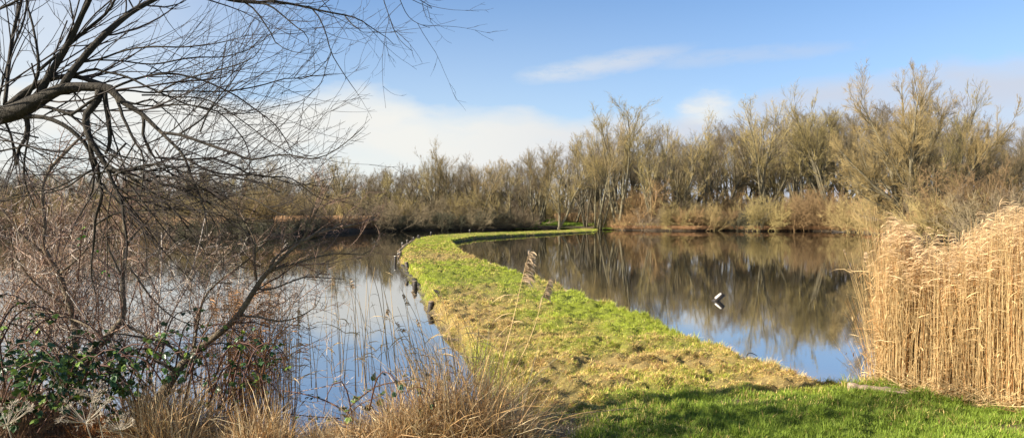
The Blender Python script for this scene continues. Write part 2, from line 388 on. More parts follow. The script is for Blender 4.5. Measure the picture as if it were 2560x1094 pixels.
# ------------------------------------------------------------------ far trees (unit: metres, later scaled)
def make_tree(seed, kind, H=12.):
    r = np.random.default_rng(seed); tr = MB(); cr = MB(); Ls = []
    if kind == 'tall':
        ns = r.integers(3, 6)
        st = [stem(r, (r.normal()*.35, r.normal()*.35, -.3), (r.normal()*.2, r.normal()*.2, 1), H*r.uniform(.72, 1.0), H*.0125, 12, .06, (0, 0, .02), .12) for _ in range(ns)]
        c1 = dict(n=8, t0=.3, t1=.97, ang=.5, angsd=.15, lr=.42, K=9, wob=.08, trop=(0, 0, .05), rr=.6, fall=.5)
        tw = (6, 6, 4)
    elif kind == 'round':
        ns = r.integers(2, 5)
        st = [stem(r, (r.normal()*.2, r.normal()*.2, -.3), (r.normal()*.45, r.normal()*.45, 1), H*r.uniform(.65, .85), H*.018, 10, .1, (0, 0, .02), .15) for _ in range(ns)]
        c1 = dict(n=10, t0=.22, t1=.95, ang=.75, angsd=.2, lr=.55, K=8, wob=.11, trop=(0, 0, .05), rr=.6, fall=.4)
        tw = (7, 6, 4)
    elif kind == 'big':
        st = []
        for dx, dy, l in ((-1.0, .1, .85), (-.6, -.3, .95), (-.25, .35, 1.0), (.08, -.1, 1.02), (.4, .3, 1.0), (.75, -.25, 1.05), (-1.6, -.1, .6), (1.5, .2, .85), (1.0, .5, .95), (-.8, .6, .8)):
            st.append(stem(r, (r.normal()*.35, r.normal()*.35, -.3), (dx, dy, 1), H*l*.95, H*.02, 12, .08, (0, 0, .03), .12))
        c1 = dict(n=14, t0=.15, t1=.97, ang=.5, angsd=.16, lr=.38, K=9, wob=.08, trop=(0, 0, .03), rr=.55, fall=.4)
        tw = (9, 8, 6)
    P0 = np.array([0]); parts = []
    for p, rad in st:
        tr.tubes(p, rad, 7)
        parts.append((p[None], np.array([np.linalg.norm(np.diff(p, axis=0), axis=1).sum()]), rad[None]))
    for p, l, rad in parts:
        a, la, ra = spawn(r, p, l, rad, rmin=.02, **c1); tr.tubes(a, ra, 4)
        b, lb, rb = spawn(r, a, la, ra, tw[0], .15, 1, .5, .16, .55, 6, .09, (0, 0, .05), rr=.62, rmin=.013); tr.tubes(b, rb, 3)
        b2, lb2, rb2 = spawn(r, p, l, rad, 12, .5, 1, .5, .16, .18, 6, .08, (0, 0, .06), rr=.4, rmin=.012); cr.tubes(b2, rb2, 3)
        b = np.concatenate([b, b2]); lb = np.concatenate([lb, lb2]); rb = np.concatenate([rb, rb2])
        c, lc, rc = spawn(r, b, lb, rb, tw[1]+1, .1, 1, .5, .18, .6, 4, .1, (0, 0, .05), rr=.6, rmin=.009, tip=.5); cr.tubes(c, rc, 3)
        e, le, re_ = spawn(r, c, lc, rc, tw[2]//2, .1, 1, .5, .2, .65, 3, .1, (0, 0, .04), rr=.7, rmin=.0065, tip=.5); cr.tubes(e, re_, 3)
    return tr.mesh('trunk', M['far_bark']), cr
TREES = {}
for kind, k, H in (('tall', 5, 14.), ('round', 4, 11.), ('big', 1, 15.)):
    for i in range(k):
        tm, cr = make_tree(100+i*7+len(kind), kind, H)
        cm = cr.mesh('crown', M['far_twig']); cm2 = None
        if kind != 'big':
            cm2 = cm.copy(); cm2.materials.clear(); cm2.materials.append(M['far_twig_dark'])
        TREES[(kind, i)] = (tm, cm, cm2, H)
def place_tree(kind, i, x, y, z, H, rz, label, cat, group, dark=False, wide=1.0, name='bare_tree'):
    tm, cm, cm2, H0 = TREES[(kind, i)]; s = H/H0
    e = empty(name, (x, y, z), rz, (s*wide, s*wide, s))
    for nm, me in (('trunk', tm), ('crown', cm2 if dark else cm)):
        o = bpy.data.objects.new(nm, me); COL.objects.link(o); o.parent = e
    return tag(e, label, cat, group)

def at(px, d): return (px-1280)/F*d
rt = np.random.default_rng(77)
# the front row, tree by tree: px, depth, top row in the photo, kind, variant, label
front = [
 (40, 104, 420, 'round', 0, 'olive brown bare tree on the far left bank, at the left edge of the photo'),
 (150, 108, 405, 'tall', 1, 'slim bare far-bank tree behind the hanging twigs at the far left'),
 (265, 104, 415, 'round', 2, 'bare far-bank tree seen straight behind the tangled hanging willow boughs'),
 (390, 106, 410, 'round', 1, 'low rounded bare tree behind the dark overhung bank, left of its middle'),
 (490, 106, 395, 'tall', 2, 'upright bare tree at the left end of the dark overhung bank'),
 (600, 103, 408, 'round', 3, 'rounded bare tree above the middle of the dark overhung bank'),
 (675, 106, 378, 'tall', 3, 'darker taller tree top standing out of the level left wood'),
 (760, 104, 412, 'round', 0, 'pale green-brown bare tree behind the left strip of tan reeds'),
 (850, 107, 402, 'tall', 0, 'slender bare tree behind the right end of the tan far reeds'),
 (930, 104, 410, 'round', 2, 'rounded bare tree where the left wood meets the centre wood'),
 (1015, 103, 408, 'round', 1, 'wide tan bare tree hanging over the water left of the causeway bend'),
 (1085, 105, 366, 'tall', 4, 'tall bare tree with a slim pointed top above the causeway bend'),
 (1140, 107, 360, 'tall', 1, 'tall bare tree with a broad brushy top right of the slim pointed one'),
 (1200, 104, 388, 'tall', 3, 'bare tree with a straight dark trunk behind the thin far strip of causeway'),
 (1270, 104, 402, 'round', 3, 'low spreading bare tree in the dip of the tree line right of centre'),
 (1345, 106, 366, 'tall', 2, 'bare olive tree just right of the dip in the tree line'),
 (1395, 103, 356, 'round', 0, 'bare tree with crooked limbs leaning left over the grassy landing'),
 (1465, 106, 345, 'tall', 0, 'bare tree directly left of the tallest pale-trunked tree'),
 (1640, 101, 300, 'tall', 2, 'bare tree with a feathery top just right of the tall pale-trunked one'),
 (1700, 103, 306, 'round', 1, 'bare tree with a thin forked trunk above the russet scrub'),
 (1765, 100, 283, 'tall', 1, 'bare tree with two dark upright trunks behind the white waterbirds'),
 (1835, 103, 292, 'round', 3, 'bare tree with a pale broken stem above the bright tan scrub'),
 (1905, 100, 262, 'tall', 0, 'dense bare tree with a flat bushy top right of the pale broken stem'),
 (1965, 103, 270, 'round', 1, 'bare tree between the flat-topped one and the two pointed tops'),
 (2030, 102, 240, 'tall', 4, 'bare tree with the left of two pointed tops on the right bank'),
 (2085, 100, 232, 'tall', 1, 'bare tree with the right of two pointed tops on the right bank'),
 (2160, 99, 275, 'round', 1, 'rounded bare tree tucked against the left side of the huge willow'),
 (2560, 78, 330, 'round', 2, 'green-brown bare tree behind the tall reeds at the right edge'),
 (2640, 74, 300, 'round', 0, 'bare tree just beyond the right edge above the reeds'),
]
for px, d, top, kind, i, lab in front:
    H = CH+(HY-top)/F*d-.4
    d -= 2.2 if (px < 1600 or int(px) % 2 == 0) else 0.5
    if px > 1600 and kind == 'tall' and i in (1, 2): d -= 1.6
    place_tree(kind, i, at(px, d), d+rt.uniform(-1, 1), .35, H*1.0, rt.uniform(0, 6.28), lab, 'tree', 'bare trees along the front of the far wood', wide=rt.uniform(.85, 1.1) if kind == 'tall' else 1.0)
# the tall pale-trunked tree and the huge spreading willow
place_tree('tall', 0, at(1552, 99), 99.3, .35, 15.8, 2.4, 'tallest pale-trunked bare tree at the end of the causeway', 'tree', None, wide=1.15, name='bare_tree')
place_tree('tall', 3, at(1500, 100.5), 100.5, .35, 14.6, 1.0, 'bare tree with a slim spiky top, left partner of the tallest pale-trunked tree', 'tree', None, wide=.8)
place_tree('big', 0, at(2320, 68.5), 70.5, .3, 15.4, .2, 'huge many-stemmed spreading bare willow at the water behind the reeds', 'tree', None, wide=.86, name='spreading_willow')
place_tree('tall', 2, at(2390, 76), 78, .4, 14.6, 4.0, 'bare tree rising through the back of the huge spreading willow', 'tree', None)
# deeper rows
k = 0
for row, (d0, lab, g) in enumerate(((110, 'bare tree in the second row of the far wood', 'trees in the second row'), (118, 'bare tree deep in the far wood, showing between the front trees', 'trees deep in the wood'), (128, 'bare tree at the back of the far wood', 'trees at the back of the wood'), (140, 'bare tree at the very back of the far wood', 'trees at the very back'))):
    px = -330+row*37.
    while px < 2800:
        top = np.interp(px, [-300, 0, 600, 900, 1000, 1100, 1250, 1350, 1450, 1550, 1700, 1900, 2050, 2200, 2350, 2500, 2800], [405, 412, 405, 405, 400, 388, 394, 374, 350, 322, 322, 296, 282, 262, 262, 330, 330])+rt.uniform(0, 26)
        d = d0+rt.uniform(-3, 3)
        if px > 2150: d -= (px-2150)*.03
        H = CH+(HY-top)/F*d-.6
        kd = 'tall' if (px > 1300 or rt.random() < .4) else 'round'
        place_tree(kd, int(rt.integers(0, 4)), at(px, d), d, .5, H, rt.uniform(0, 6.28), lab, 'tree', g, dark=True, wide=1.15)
        px += rt.uniform(56, 84)*(1 if row < 3 else .85)*(.74 if px < 1350 else 1)

# ------------------------------------------------------------------ scrub along the far bank
def make_scrub(seed, H, W, nst, mat_, dens=8, up=.5, sw=.0):
    r = np.random.default_rng(seed); b = MB(); t = MB()
    pos = np.stack([r.normal(size=nst)*W*.24, r.normal(size=nst)*W*.2, np.full(nst, -.15)], -1)
    ln = H*r.uniform(.55, 1.1, nst); d = nrm(np.stack([r.normal(size=nst)*(1-up)+pos[:, 0]*.5/W, r.normal(size=nst)*(1-up), np.ones(nst)*.9], -1))
    K = 7; out = np.empty((nst, K, 3)); out[:, 0] = pos
    for k in range(1, K):
        d = nrm(d+.13*r.normal(size=(nst, 3))+np.array([sw, 0, .02])); out[:, k] = out[:, k-1]+d*(ln/(K-1))[:, None]
    R = np.full((nst, 1), .03)*np.linspace(1, .3, K)[None]
    t.tubes(out, R, 3)
    a, la, ra = spawn(r, out, ln, R, dens, .1, 1, .6, .25, .5, 5, .16, (0, 0, .05), rmin=.012); b.tubes(a, ra, 3)
    c, lc, rc = spawn(r, a, la, ra, dens, .05, 1, .6, .25, .55, 3, .16, (0, 0, .02), rmin=.011, tip=.5); b.tubes(c, rc, 3)
    return t.mesh('stems', mat_), b.mesh('twigs', mat_)
SCR = {}
for nm, seed, H, W, nst, mt, up, sw in (('russet', 1, 2.6, 4, 46, 'scrub', .5, 0), ('tan', 2, 2.8, 4.5, 50, 'scrub', .4, 0), ('golden', 3, 4.6, 4.5, 60, 'scrub', .62, 0), ('dark', 4, 2.4, 5, 55, 'darkscrub', .3, -.05), ('olive', 5, 3.8, 4.5, 50, 'far_twig', .45, 0), ('midbrown', 6, 3.2, 5, 50, 'far_twig_dark', .35, 0)):
    SCR[nm] = make_scrub(seed, H, W, nst, M[mt], 9, up, sw)
def place_scrub(kind, x, y, sc, rz, label, group, name='scrub_bush', cat='bush', z=.15):
    e = empty(name, (x, y, z), rz, sc)
    for nm, me in zip(('stems', 'twigs'), SCR[kind]):
        o = bpy.data.objects.new(nm, me); COL.objects.link(o); o.parent = e
    return tag(e, label, cat, group)
def shore_d(px):
    best = None
    q = np.array([(1280+F*p[0]/p[1], p[1]) for p in shore[:26]])
    return float(np.interp(px, q[:, 0], q[:, 1]))
right = [(1498, 'olive', .28, 'tiny tuft of sedge at the very end of the causeway'), (1525, 'tan', .4, 'low tufty bush at the water where the causeway lands'), (1556, 'tan', .65, 'greenish rush-like bush below the tallest pale-trunked tree'), (1585, 'russet', .95, 'russet bush just right of the tallest pale-trunked tree'),
 (1630, 'midbrown', .9, 'brown bush left of the two white waterbirds'), (1680, 'olive', .95, 'taller olive bush behind the tan waterside scrub'), (1715, 'russet', 1.1, 'reddish bush nearest the left of the white waterbirds'), (1770, 'olive', .8, 'green-tinged bush right above the white waterbirds'),
 (1815, 'russet', 1.1, 'bright orange-tan bush drooping to the water right of the birds'), (1862, 'dark', 1.0, 'small dark green bush among the tan scrub'), (1905, 'olive', 1.1, 'olive bush right of the small dark one'), (1950, 'tan', .8, 'pale straw bush over dark roots at the waterline'),
 (2005, 'golden', .95, 'tall golden spiky bush, left half of a pair'), (2062, 'golden', 1.05, 'tall golden spiky bush, right half of a pair'), (2115, 'tan', .9, 'tan bush beside the fallen dark bough'), (2165, 'olive', 1.05, 'olive bush at the inner corner of the right bank'),
 (2240, 'olive', .9, 'tangled olive bush left of the huge willow base'), (2300, 'golden', .6, 'straw coloured growth around the huge willow base'), (2385, 'olive', 1.0, 'pale green bush right of the huge willow base'), (2460, 'midbrown', 1.1, 'brown bush behind the tall reeds, near the right edge'), (2540, 'midbrown', 1.2, 'brown bush behind the tall reeds at the right edge')]
for px, kd, sc, lab in right:
    d = shore_d(px)+1.1
    place_scrub(kd, at(px, d), d, sc, rt.uniform(0, 6.28), lab, 'scrub along the right bank', z=.1)
for i, px in enumerate(range(1520, 2600, 52)):
    d = shore_d(px)+5.5+rt.uniform(-1, 1)
    place_scrub(['midbrown', 'olive', 'golden', 'midbrown'][i % 4], at(px, d), d, rt.uniform(.9, 1.3), rt.uniform(0, 6.28), 'brown undergrowth bush behind the waterside scrub of the right bank', 'undergrowth behind the right bank', z=.4)
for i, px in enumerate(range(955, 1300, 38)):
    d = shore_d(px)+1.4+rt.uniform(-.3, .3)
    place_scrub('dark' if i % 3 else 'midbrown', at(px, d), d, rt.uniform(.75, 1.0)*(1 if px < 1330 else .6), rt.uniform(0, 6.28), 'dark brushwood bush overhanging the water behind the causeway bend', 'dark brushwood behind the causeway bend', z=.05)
for i, px in enumerate(range(-150, 1480, 58)):
    d = shore_d(px)+6+rt.uniform(-1.5, 1.5)+(9 if 1280 < px < 1500 else 0)
    place_scrub(['midbrown', 'midbrown', 'olive'][i % 3], at(px, d), d, rt.uniform(.9, 1.25), rt.uniform(0, 6.28), 'brown undergrowth bush under the trees of the left and centre wood', 'undergrowth of the left and centre wood', z=.4)
for i in range(60):
    px = -450+i*57; d = (128 if i % 2 else 146)+rt.uniform(-3, 3)
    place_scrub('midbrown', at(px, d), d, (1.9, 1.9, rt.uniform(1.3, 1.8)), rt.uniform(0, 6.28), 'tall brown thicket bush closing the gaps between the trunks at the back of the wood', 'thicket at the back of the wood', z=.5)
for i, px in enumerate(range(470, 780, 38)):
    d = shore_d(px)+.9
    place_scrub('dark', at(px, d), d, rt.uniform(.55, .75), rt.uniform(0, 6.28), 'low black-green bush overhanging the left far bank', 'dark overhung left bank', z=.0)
for i, px in enumerate(range(-100, 470, 52)):
    d = shore_d(px)+1.2
    place_scrub('russet' if i % 2 else 'midbrown', at(px, d), d, rt.uniform(.7, 1.0), rt.uniform(0, 6.28), 'reddish brown bush on the far left bank behind the twigs', 'bushes on the far left bank', z=.05)

# ------------------------------------------------------------------ reeds
RC = np.array([.71, .52, .255])
def reed_strands(mbs, r, x, y, z, h, lean, plume, colmul=None, pl_len=.2, pw=1.0, leaves=4, thick=.0028, leafs=1.0):
    n = len(x); K = 6
    base = np.stack([x, y, z], -1); u = np.linspace(0, 1, K)
    Pp = base[:, None, :]+u[None, :, None]*np.stack([lean[:, 0], lean[:, 1], h], -1)[:, None, :]
    Pp[:, :, 0] += (u**2.2)[None]*lean[:, 2][:, None]
    R = np.full((n, 1), thick)*np.linspace(1, .45, K)[None]
    c = RC*r.uniform(.62, 1.25, (n, 1))*np.array([1, 1, 1])*(1 if colmul is None else colmul)
    red = (r.random(n) < .18)[:, None]; c = np.where(red, c*np.array([.8, .62, .5]), c)
    mbs.tubes(Pp, R, 3, c)
    for _ in range(leaves):
        t = r.uniform(.12, .9, n); s = t*(K-1); i = np.clip(s.astype(int), 0, K-2); f = (s-i)[:, None]; a = np.arange(n)
        p = Pp[a, i]*(1-f)+Pp[a, i+1]*f
        az = r.uniform(0, 2*pi, n); up = r.uniform(.2, 1.1, n); L = r.uniform(.1, .36, n)*np.clip(h/2, .3, 1)*leafs
        d = np.stack([np.cos(az)*np.cos(up), np.sin(az)*np.cos(up), np.sin(up)], -1)
        q = np.empty((n, 4, 3)); q[:, 0] = p
        for k in range(1, 4):
            d = nrm(d+np.array([0, 0, -.28])*r.uniform(.2, 1.6, (n, 1))); q[:, k] = q[:, k-1]+d*(L/3)[:, None]
        W = r.uniform(.003, .007, n)[:, None]*leafs*np.array([.8, 1, .7, .08])[None]
        sd = nrm(np.cross(d, np.stack([r.normal(size=n)*.4, r.normal(size=n)*.4, np.ones(n)], -1)))
        mbs.ribbons(q, W, sd, c*r.uniform(.8, 1.2, (n, 1)))
    # plumes: drooping filaments off the top of the stem
    k = np.where(plume)[0]; m = 16
    if len(k):
        top = Pp[k, -1]; dr = nrm(Pp[k, -1]-Pp[k, -2])
        idx = np.repeat(np.arange(len(k)), m); N = len(idx)
        tt = r.uniform(-1, .25, N)*pl_len
        p = top[idx]+dr[idx]*tt[:, None]
        side = np.array([.85, .1, 0])+r.normal(size=(N, 3))*.42
        d = nrm(side*.7+np.array([0, 0, .9])); L = r.uniform(.08, .18, N)*(pl_len/.2)*(1.1-.5*(tt/pl_len+.5))
        q = np.empty((N, 4, 3)); q[:, 0] = p
        for kk in range(1, 4):
            d = nrm(d+np.array([.18, 0, -.55])*r.uniform(.5, 1.2, (N, 1))); q[:, kk] = q[:, kk-1]+d*(L/3)[:, None]
        W = r.uniform(.0018, .0042, N)[:, None]*np.array([.6, 1.1, 1, .2])[None]*pw
        sd = nrm(np.cross(d, r.normal(size=(N, 3))+np.array([0, 1, 0])))
        pc = np.array([.66, .47, .26])*r.uniform(.75, 1.3, (N, 1))*(1 if colmul is None else colmul)
        mbs.ribbons(q, W, sd, pc)
rr_ = np.random.default_rng(12)
def bed(mbs, n, px0, px1, yb0, dep, hfn, leans=.05, plume_p=.26):
    px = rr_.uniform(px0, px1, n); px = np.where((px < px0+22) & (rr_.random(n) < .6), px+60*rr_.random(n), px)
    y = np.interp(px, [2170, 2200, 2300, 2400, 2560, 2900], [8.9, 8.55, 8.15, 7.8, 7.25, 6.7])+rr_.random(n)**1.3*dep+rr_.normal(size=n)*.05
    x = at(px, y); h = hfn(px, y)*rr_.uniform(.72, 1.07, n)
    low = rr_.random(n) < .3; h = np.where(low, h*rr_.uniform(.45, .85, n), h)
    lean = np.stack([rr_.normal(size=n)*leans*h, rr_.normal(size=n)*leans*h, rr_.normal(size=n)*.07+.06], -1); wild = (rr_.random(n) < .08) & (leans < .3); lean[wild] *= 3.5
    z = np.maximum(hfun(x, y, False)-.02, -.05)
    reed_strands(mbs, rr_, x, y, z, h-z, lean, (rr_.random(n) < plume_p) & (~low), leaves=3, thick=.0034, leafs=.75)
def htop(px, y):
    top = np.interp(px, [2170, 2192, 2205, 2222, 2240, 2256, 2275, 2300, 2370, 2395, 2420, 2450, 2500, 2560, 2900], [760, 690, 620, 556, 562, 615, 640, 625, 615, 585, 580, 556, 530, 522, 500])
    return CH+(HY-top)/F*y-.1
mbs = MB(); bed(mbs, 7000, 2192, 2900, 0, 2.6, htop, .035)
tag(mbs.build('reed_bed', M['reed'], smooth=False), kind='stuff', label='dense stand of tall golden dry reeds with drooping plumes')
mbs = MB(); bed(mbs, 1500, 2235, 2800, 0, .4, lambda p, y: .5+0*p, .6, 0)
tag(mbs.build('reed_litter', M['reed'], smooth=False), 'broken bent reed litter along the foot of the golden stand', kind='stuff')
mbs = MB(); bed(mbs, 650, 2190, 2258, 0, 1.2, htop, .02, .5)
tag(mbs.build('reed_clump', M['reed'], smooth=False), 'left tip of the golden reed stand, a narrow crowded spire of plumes', 'reeds', kind='stuff')
mbs = MB(); n = 150; px = 2222-rr_.random(n)**1.5*62; y = rr_.uniform(8.5, 9.4, n); x = at(px, y); h = rr_.uniform(.5, 1.75, n)*np.clip((px-2135)/50, .3, 1.3)
reed_strands(mbs, rr_, x, y, np.full(n, .05), h, np.stack([rr_.normal(size=n)*.1-.04, rr_.normal(size=n)*.1, rr_.uniform(-.25, .1, n)], -1), rr_.random(n) < .04, leaves=2)
tag(mbs.build('reed_fringe', M['reed'], smooth=False), 'loose broken reeds thinning out at the left side of the golden stand', kind='stuff')
# single stalks leaning out of the bed's left side
def stalk(name, pts, d0, d1, r0, plume_len=0., leaves=3, label='', cat='reed', group=None, col=1.0, seed=0, pw=1.4, m=26, droop=1.0, sidev=(.8, 0, 0)):
    r = np.random.default_rng(seed); n = len(pts); dd = np.linspace(d0, d1, n)
    p = np.array([P(a, b, d) for (a, b), d in zip(pts, dd)])
    K = 12; s = np.linspace(0, 1, n); u = np.linspace(0, 1, K); q = np.stack([np.interp(u, s, p[:, i]) for i in range(3)], -1)
    q[1:-1] = (q[:-2]+q[1:-1]*2+q[2:])/4
    base = q[0].copy(); q = q-base; e = empty(name, tuple(base)); L = np.linalg.norm(q[-1])
    c = RC*col*r.uniform(.7, 1.1)
    MB().tubes(q, np.linspace(1, .4, K)*r0, 4, c).build('stem', M['reed'], e)
    if leaves:
        lm = MB(); idx = np.array(r.integers(2, 8, leaves)); az = r.uniform(0, 2*pi, leaves); up = r.uniform(.2, .9, leaves)
        d = np.stack([np.cos(az)*np.cos(up), np.sin(az)*.5, np.sin(up)], -1); o = np.empty((leaves, 5, 3)); o[:, 0] = q[idx]; LL_ = r.uniform(.12, .3, leaves)
        for k in range(1, 5):
            d = nrm(d+np.array([0, 0, -.3])*r.uniform(.3, 1.8, (leaves, 1))); o[:, k] = o[:, k-1]+d*(LL_/4)[:, None]
        lm.ribbons(o, r.uniform(.003, .006, leaves)[:, None]*np.array([.6, 1, 1, .7, .05])[None], nrm(np.cross(d, r.normal(size=(leaves, 3)))), c*.9)
        lm.build('leaves', M['reed'], e, smooth=False)
    if plume_len:
        pm = MB(); N = m*3; tt = r.uniform(-1, .12, N)*plume_len; dr = nrm(q[-1]-q[-2]); o = np.empty((N, 5, 3)); o[:, 0] = q[-1]+dr*tt[:, None]
        d = nrm(np.array(sidev)+r.normal(size=(N, 3))*.35+dr*1.1); LL_ = r.uniform(.25, .55, N)*plume_len*(1.15-.4*(tt/plume_len+1))
        for k in range(1, 5):
            d = nrm(d+np.array([.08, 0, -.42*droop])*r.uniform(.6, 1.2, (N, 1))); o[:, k] = o[:, k-1]+d*(LL_/4)[:, None]
        pm.ribbons(o, r.uniform(.0022, .0048, N)[:, None]*pw*np.array([.5, 1, 1.2, .9, .2])[None], nrm(np.cross(d, r.normal(size=(N, 3))+np.array([0, 1, 0]))), np.array([.43, .32, .2])*col*r.uniform(.5, 1.6, (N, 1)))
        pm.build('plume', M['reed'], e, smooth=False)
    return tag(e, label, cat, group)
stalk('reed_stalk', [(2205, 950), (2175, 830), (2148, 720), (2122, 660), (2108, 626)], 9.3, 9.0, .0035, .06, 2, 'thin reed arching left out of the stand, reaching farthest over the water', seed=1, m=5)
stalk('reed_stalk', [(2210, 955), (2185, 850), (2165, 740), (2158, 680), (2160, 632)], 9.2, 9.0, .004, .1, 3, 'single pale-plumed reed just left of the golden stand', seed=2, m=10)
stalk('reed_stalk', [(2212, 960), (2192, 840), (2176, 730), (2172, 660)], 9.1, 8.9, .004, .0, 3, 'plumeless reed hugging the left side of the golden stand', seed=3)
stalk('reed_stalk', [(2165, 960), (2150, 930), (2163, 895), (2172, 905)], 9.1, 9.1, .004, .0, 1, 'short kinked pale reed by the log at the waterside', seed=4)
stalk('reed_stalk', [(2198, 962), (2186, 925), (2175, 900), (2165, 880)], 9.1, 9.1, .006, .0, 1, 'short thick pale reed stub between the log and the reed stand', seed=5)
stalk('reed_stalk', [(1256, 905), (1272, 840), (1290, 770), (1302, 710), (1320, 640)], 6.9, 6.9, .0038, .25, 4, 'tall reed with a large shaggy brown plume against the dark water', seed=6, col=1.25, m=44, droop=1.35, sidev=(.5, 0, 0), pw=1.5)
stalk('reed_stalk', [(1285, 925), (1320, 860), (1342, 800), (1355, 745), (1372, 700)], 6.9, 6.9, .0034, .17, 2, 'shorter reed with a small ragged plume over the causeway edge', seed=7, col=1.15, m=30, droop=1.25, sidev=(.45, 0, 0), pw=1.4)
stalk('reed_stalk', [(968, 905), (962, 800), (955, 720), (944, 655), (932, 600)], 6.9, 6.9, .0038, .09, 3, 'tall crooked reed with two pale tufts rising over the left water', seed=8, col=1.05, m=8, sidev=(.1, 0, 0))
# stalks in front of the left water
rs = np.random.default_rng(31)
for i in range(84):
    bx = rs.uniform(690, 1230); by = rs.uniform(930, 1010)+(15 if bx < 800 else 0); L = rs.uniform(130, 330) if bx < 1000 else rs.uniform(110, 260)
    tl = rs.normal()*18-18-(25 if bx > 950 else 0)+(bx-950)*-.06
    px = [(bx, by), (bx+tl*.25, by-L*.33), (bx+tl*.6, by-L*.66), (bx+tl*1.25, by-L)]
    dd = rs.uniform(6.5, 7.4); pl = rs.random() < .14
    stalk('reed_stalk', px, dd, dd, rs.uniform(.0026, .0044), .09 if pl else 0, int(rs.integers(1, 4)), 'thin dry plumed reed stalk in front of the left water' if pl else 'thin dry bare reed stalk in front of the left water', group='plumed thin reed stalks by the left water' if pl else 'bare thin reed stalks by the left water', seed=100+i, col=rs.uniform(.65, 1.15), m=7)

# dead russet stems between the thorn bush and the water
mbs = MB(); n = 400
px = np.clip(rs.normal(size=n)*58+625, 470, 735); y = rs.uniform(6.5, 7.6, n); x = at(px, y); tz = CH+(HY-(rs.uniform(690, 900, n)))/F*y
h = tz-.2; lean = np.stack([rs.normal(size=n)*.05, rs.normal(size=n)*.05, rs.normal(size=n)*.05], -1)
reed_strands(mbs, rs, x, y, np.full(n, .15), h, lean, rs.random(n) < .12, colmul=np.array([.8, .62, .5]), leaves=1, thick=.0024, pl_len=.12)
tag(mbs.build('russet_stems', M['reed'], smooth=False), 'thicket of thin russet dead stems standing left of the open water', kind='stuff')

# dead grass in the left foreground
def deadgrass(name, n, px0, px1, y0, y1, hfn, seed, cols, label, zf=None):
    r = np.random.default_rng(seed); m = MB(); px = r.uniform(px0, px1, n); y = r.uniform(y0, y1, n); x = at(px, y)
    z = np.maximum(hfun(x, y, False), -.02); h = hfn(px)*r.uniform(.35, 1.15, n)
    az = r.uniform(0, 2*pi, n); K = 5; le = r.uniform(.03, .95, n)**1.4; cl = sstep(.38, .62, fbm(x*1.8, y*1.8, 40+seed, 3)); h = h*(.45+.75*cl)
    flat = r.random(n) < .1; le = np.where(flat, r.uniform(1., 1.4, n), le)
    d = np.stack([np.cos(az)*np.sin(le), np.sin(az)*np.sin(le), np.cos(le)], -1); q = np.empty((n, K, 3)); q[:, 0] = np.stack([x, y, z-.03], -1)
    dr = r.uniform(0, .5, n)[:, None]
    for k in range(1, K):
        d = nrm(d+np.array([.0, 0, -1])*dr*.9+r.normal(size=(n, 3))*.09); q[:, k] = q[:, k-1]+d*(h/(K-1))[:, None]
    w = np.where(r.random(n) < .08, r.uniform(.0035, .0055, n), r.uniform(.0012, .0034, n))[:, None]*np.array([1, 1, .9, .6, .08])[None]
    cc = np.array(cols)[r.integers(0, len(cols), n)]*r.uniform(.6, 1.35, (n, 1))
    m.ribbons(q, w, nrm(np.cross(d, r.normal(size=(n, 3)))), cc)
    return tag(m.build(name, M['reed'], smooth=False), label, kind='stuff')
DG = [(.52, .32, .14), (.44, .29, .15), (.32, .19, .09), (.7, .54, .30), (.54, .42, .24), (.17, .11, .06), (.58, .37, .16), (.64, .52, .32)]
deadgrass('dead_grass', 26000, 770, 1335, 5.7, 7.2, lambda p: np.interp(p, [770, 830, 1000, 1150, 1220, 1300, 1340], [.35, .45, .6, .92, .95, .6, .3]), 1, DG, 'tangled russet and straw dead grass along the near water edge')
deadgrass('dead_grass', 14000, 330, 760, 5.6, 6.9, lambda p: np.interp(p, [330, 500, 600, 700, 730, 760], [.45, .5, .62, .6, .3, .1]), 2, DG, 'pale dead grass below the leaning thorn bush')
deadgrass('dead_grass', 5000, 1300, 1540, 6.2, 7.0, lambda p: np.interp(p, [1300, 1420, 1540], [.4, .22, .12]), 3, [(.2, .15, .1), (.3, .24, .18), (.12, .09, .07), (.45, .38, .3)], 'grey flattened dead stems at the bottom where the causeway begins')
deadgrass('dead_grass', 10000, -150, 420, 5.5, 7.6, lambda p: .45+0*p, 4, [(.26, .15, .09), (.33, .2, .12), (.2, .14, .08)], 'brown leaf litter and dead grass under the brambles')

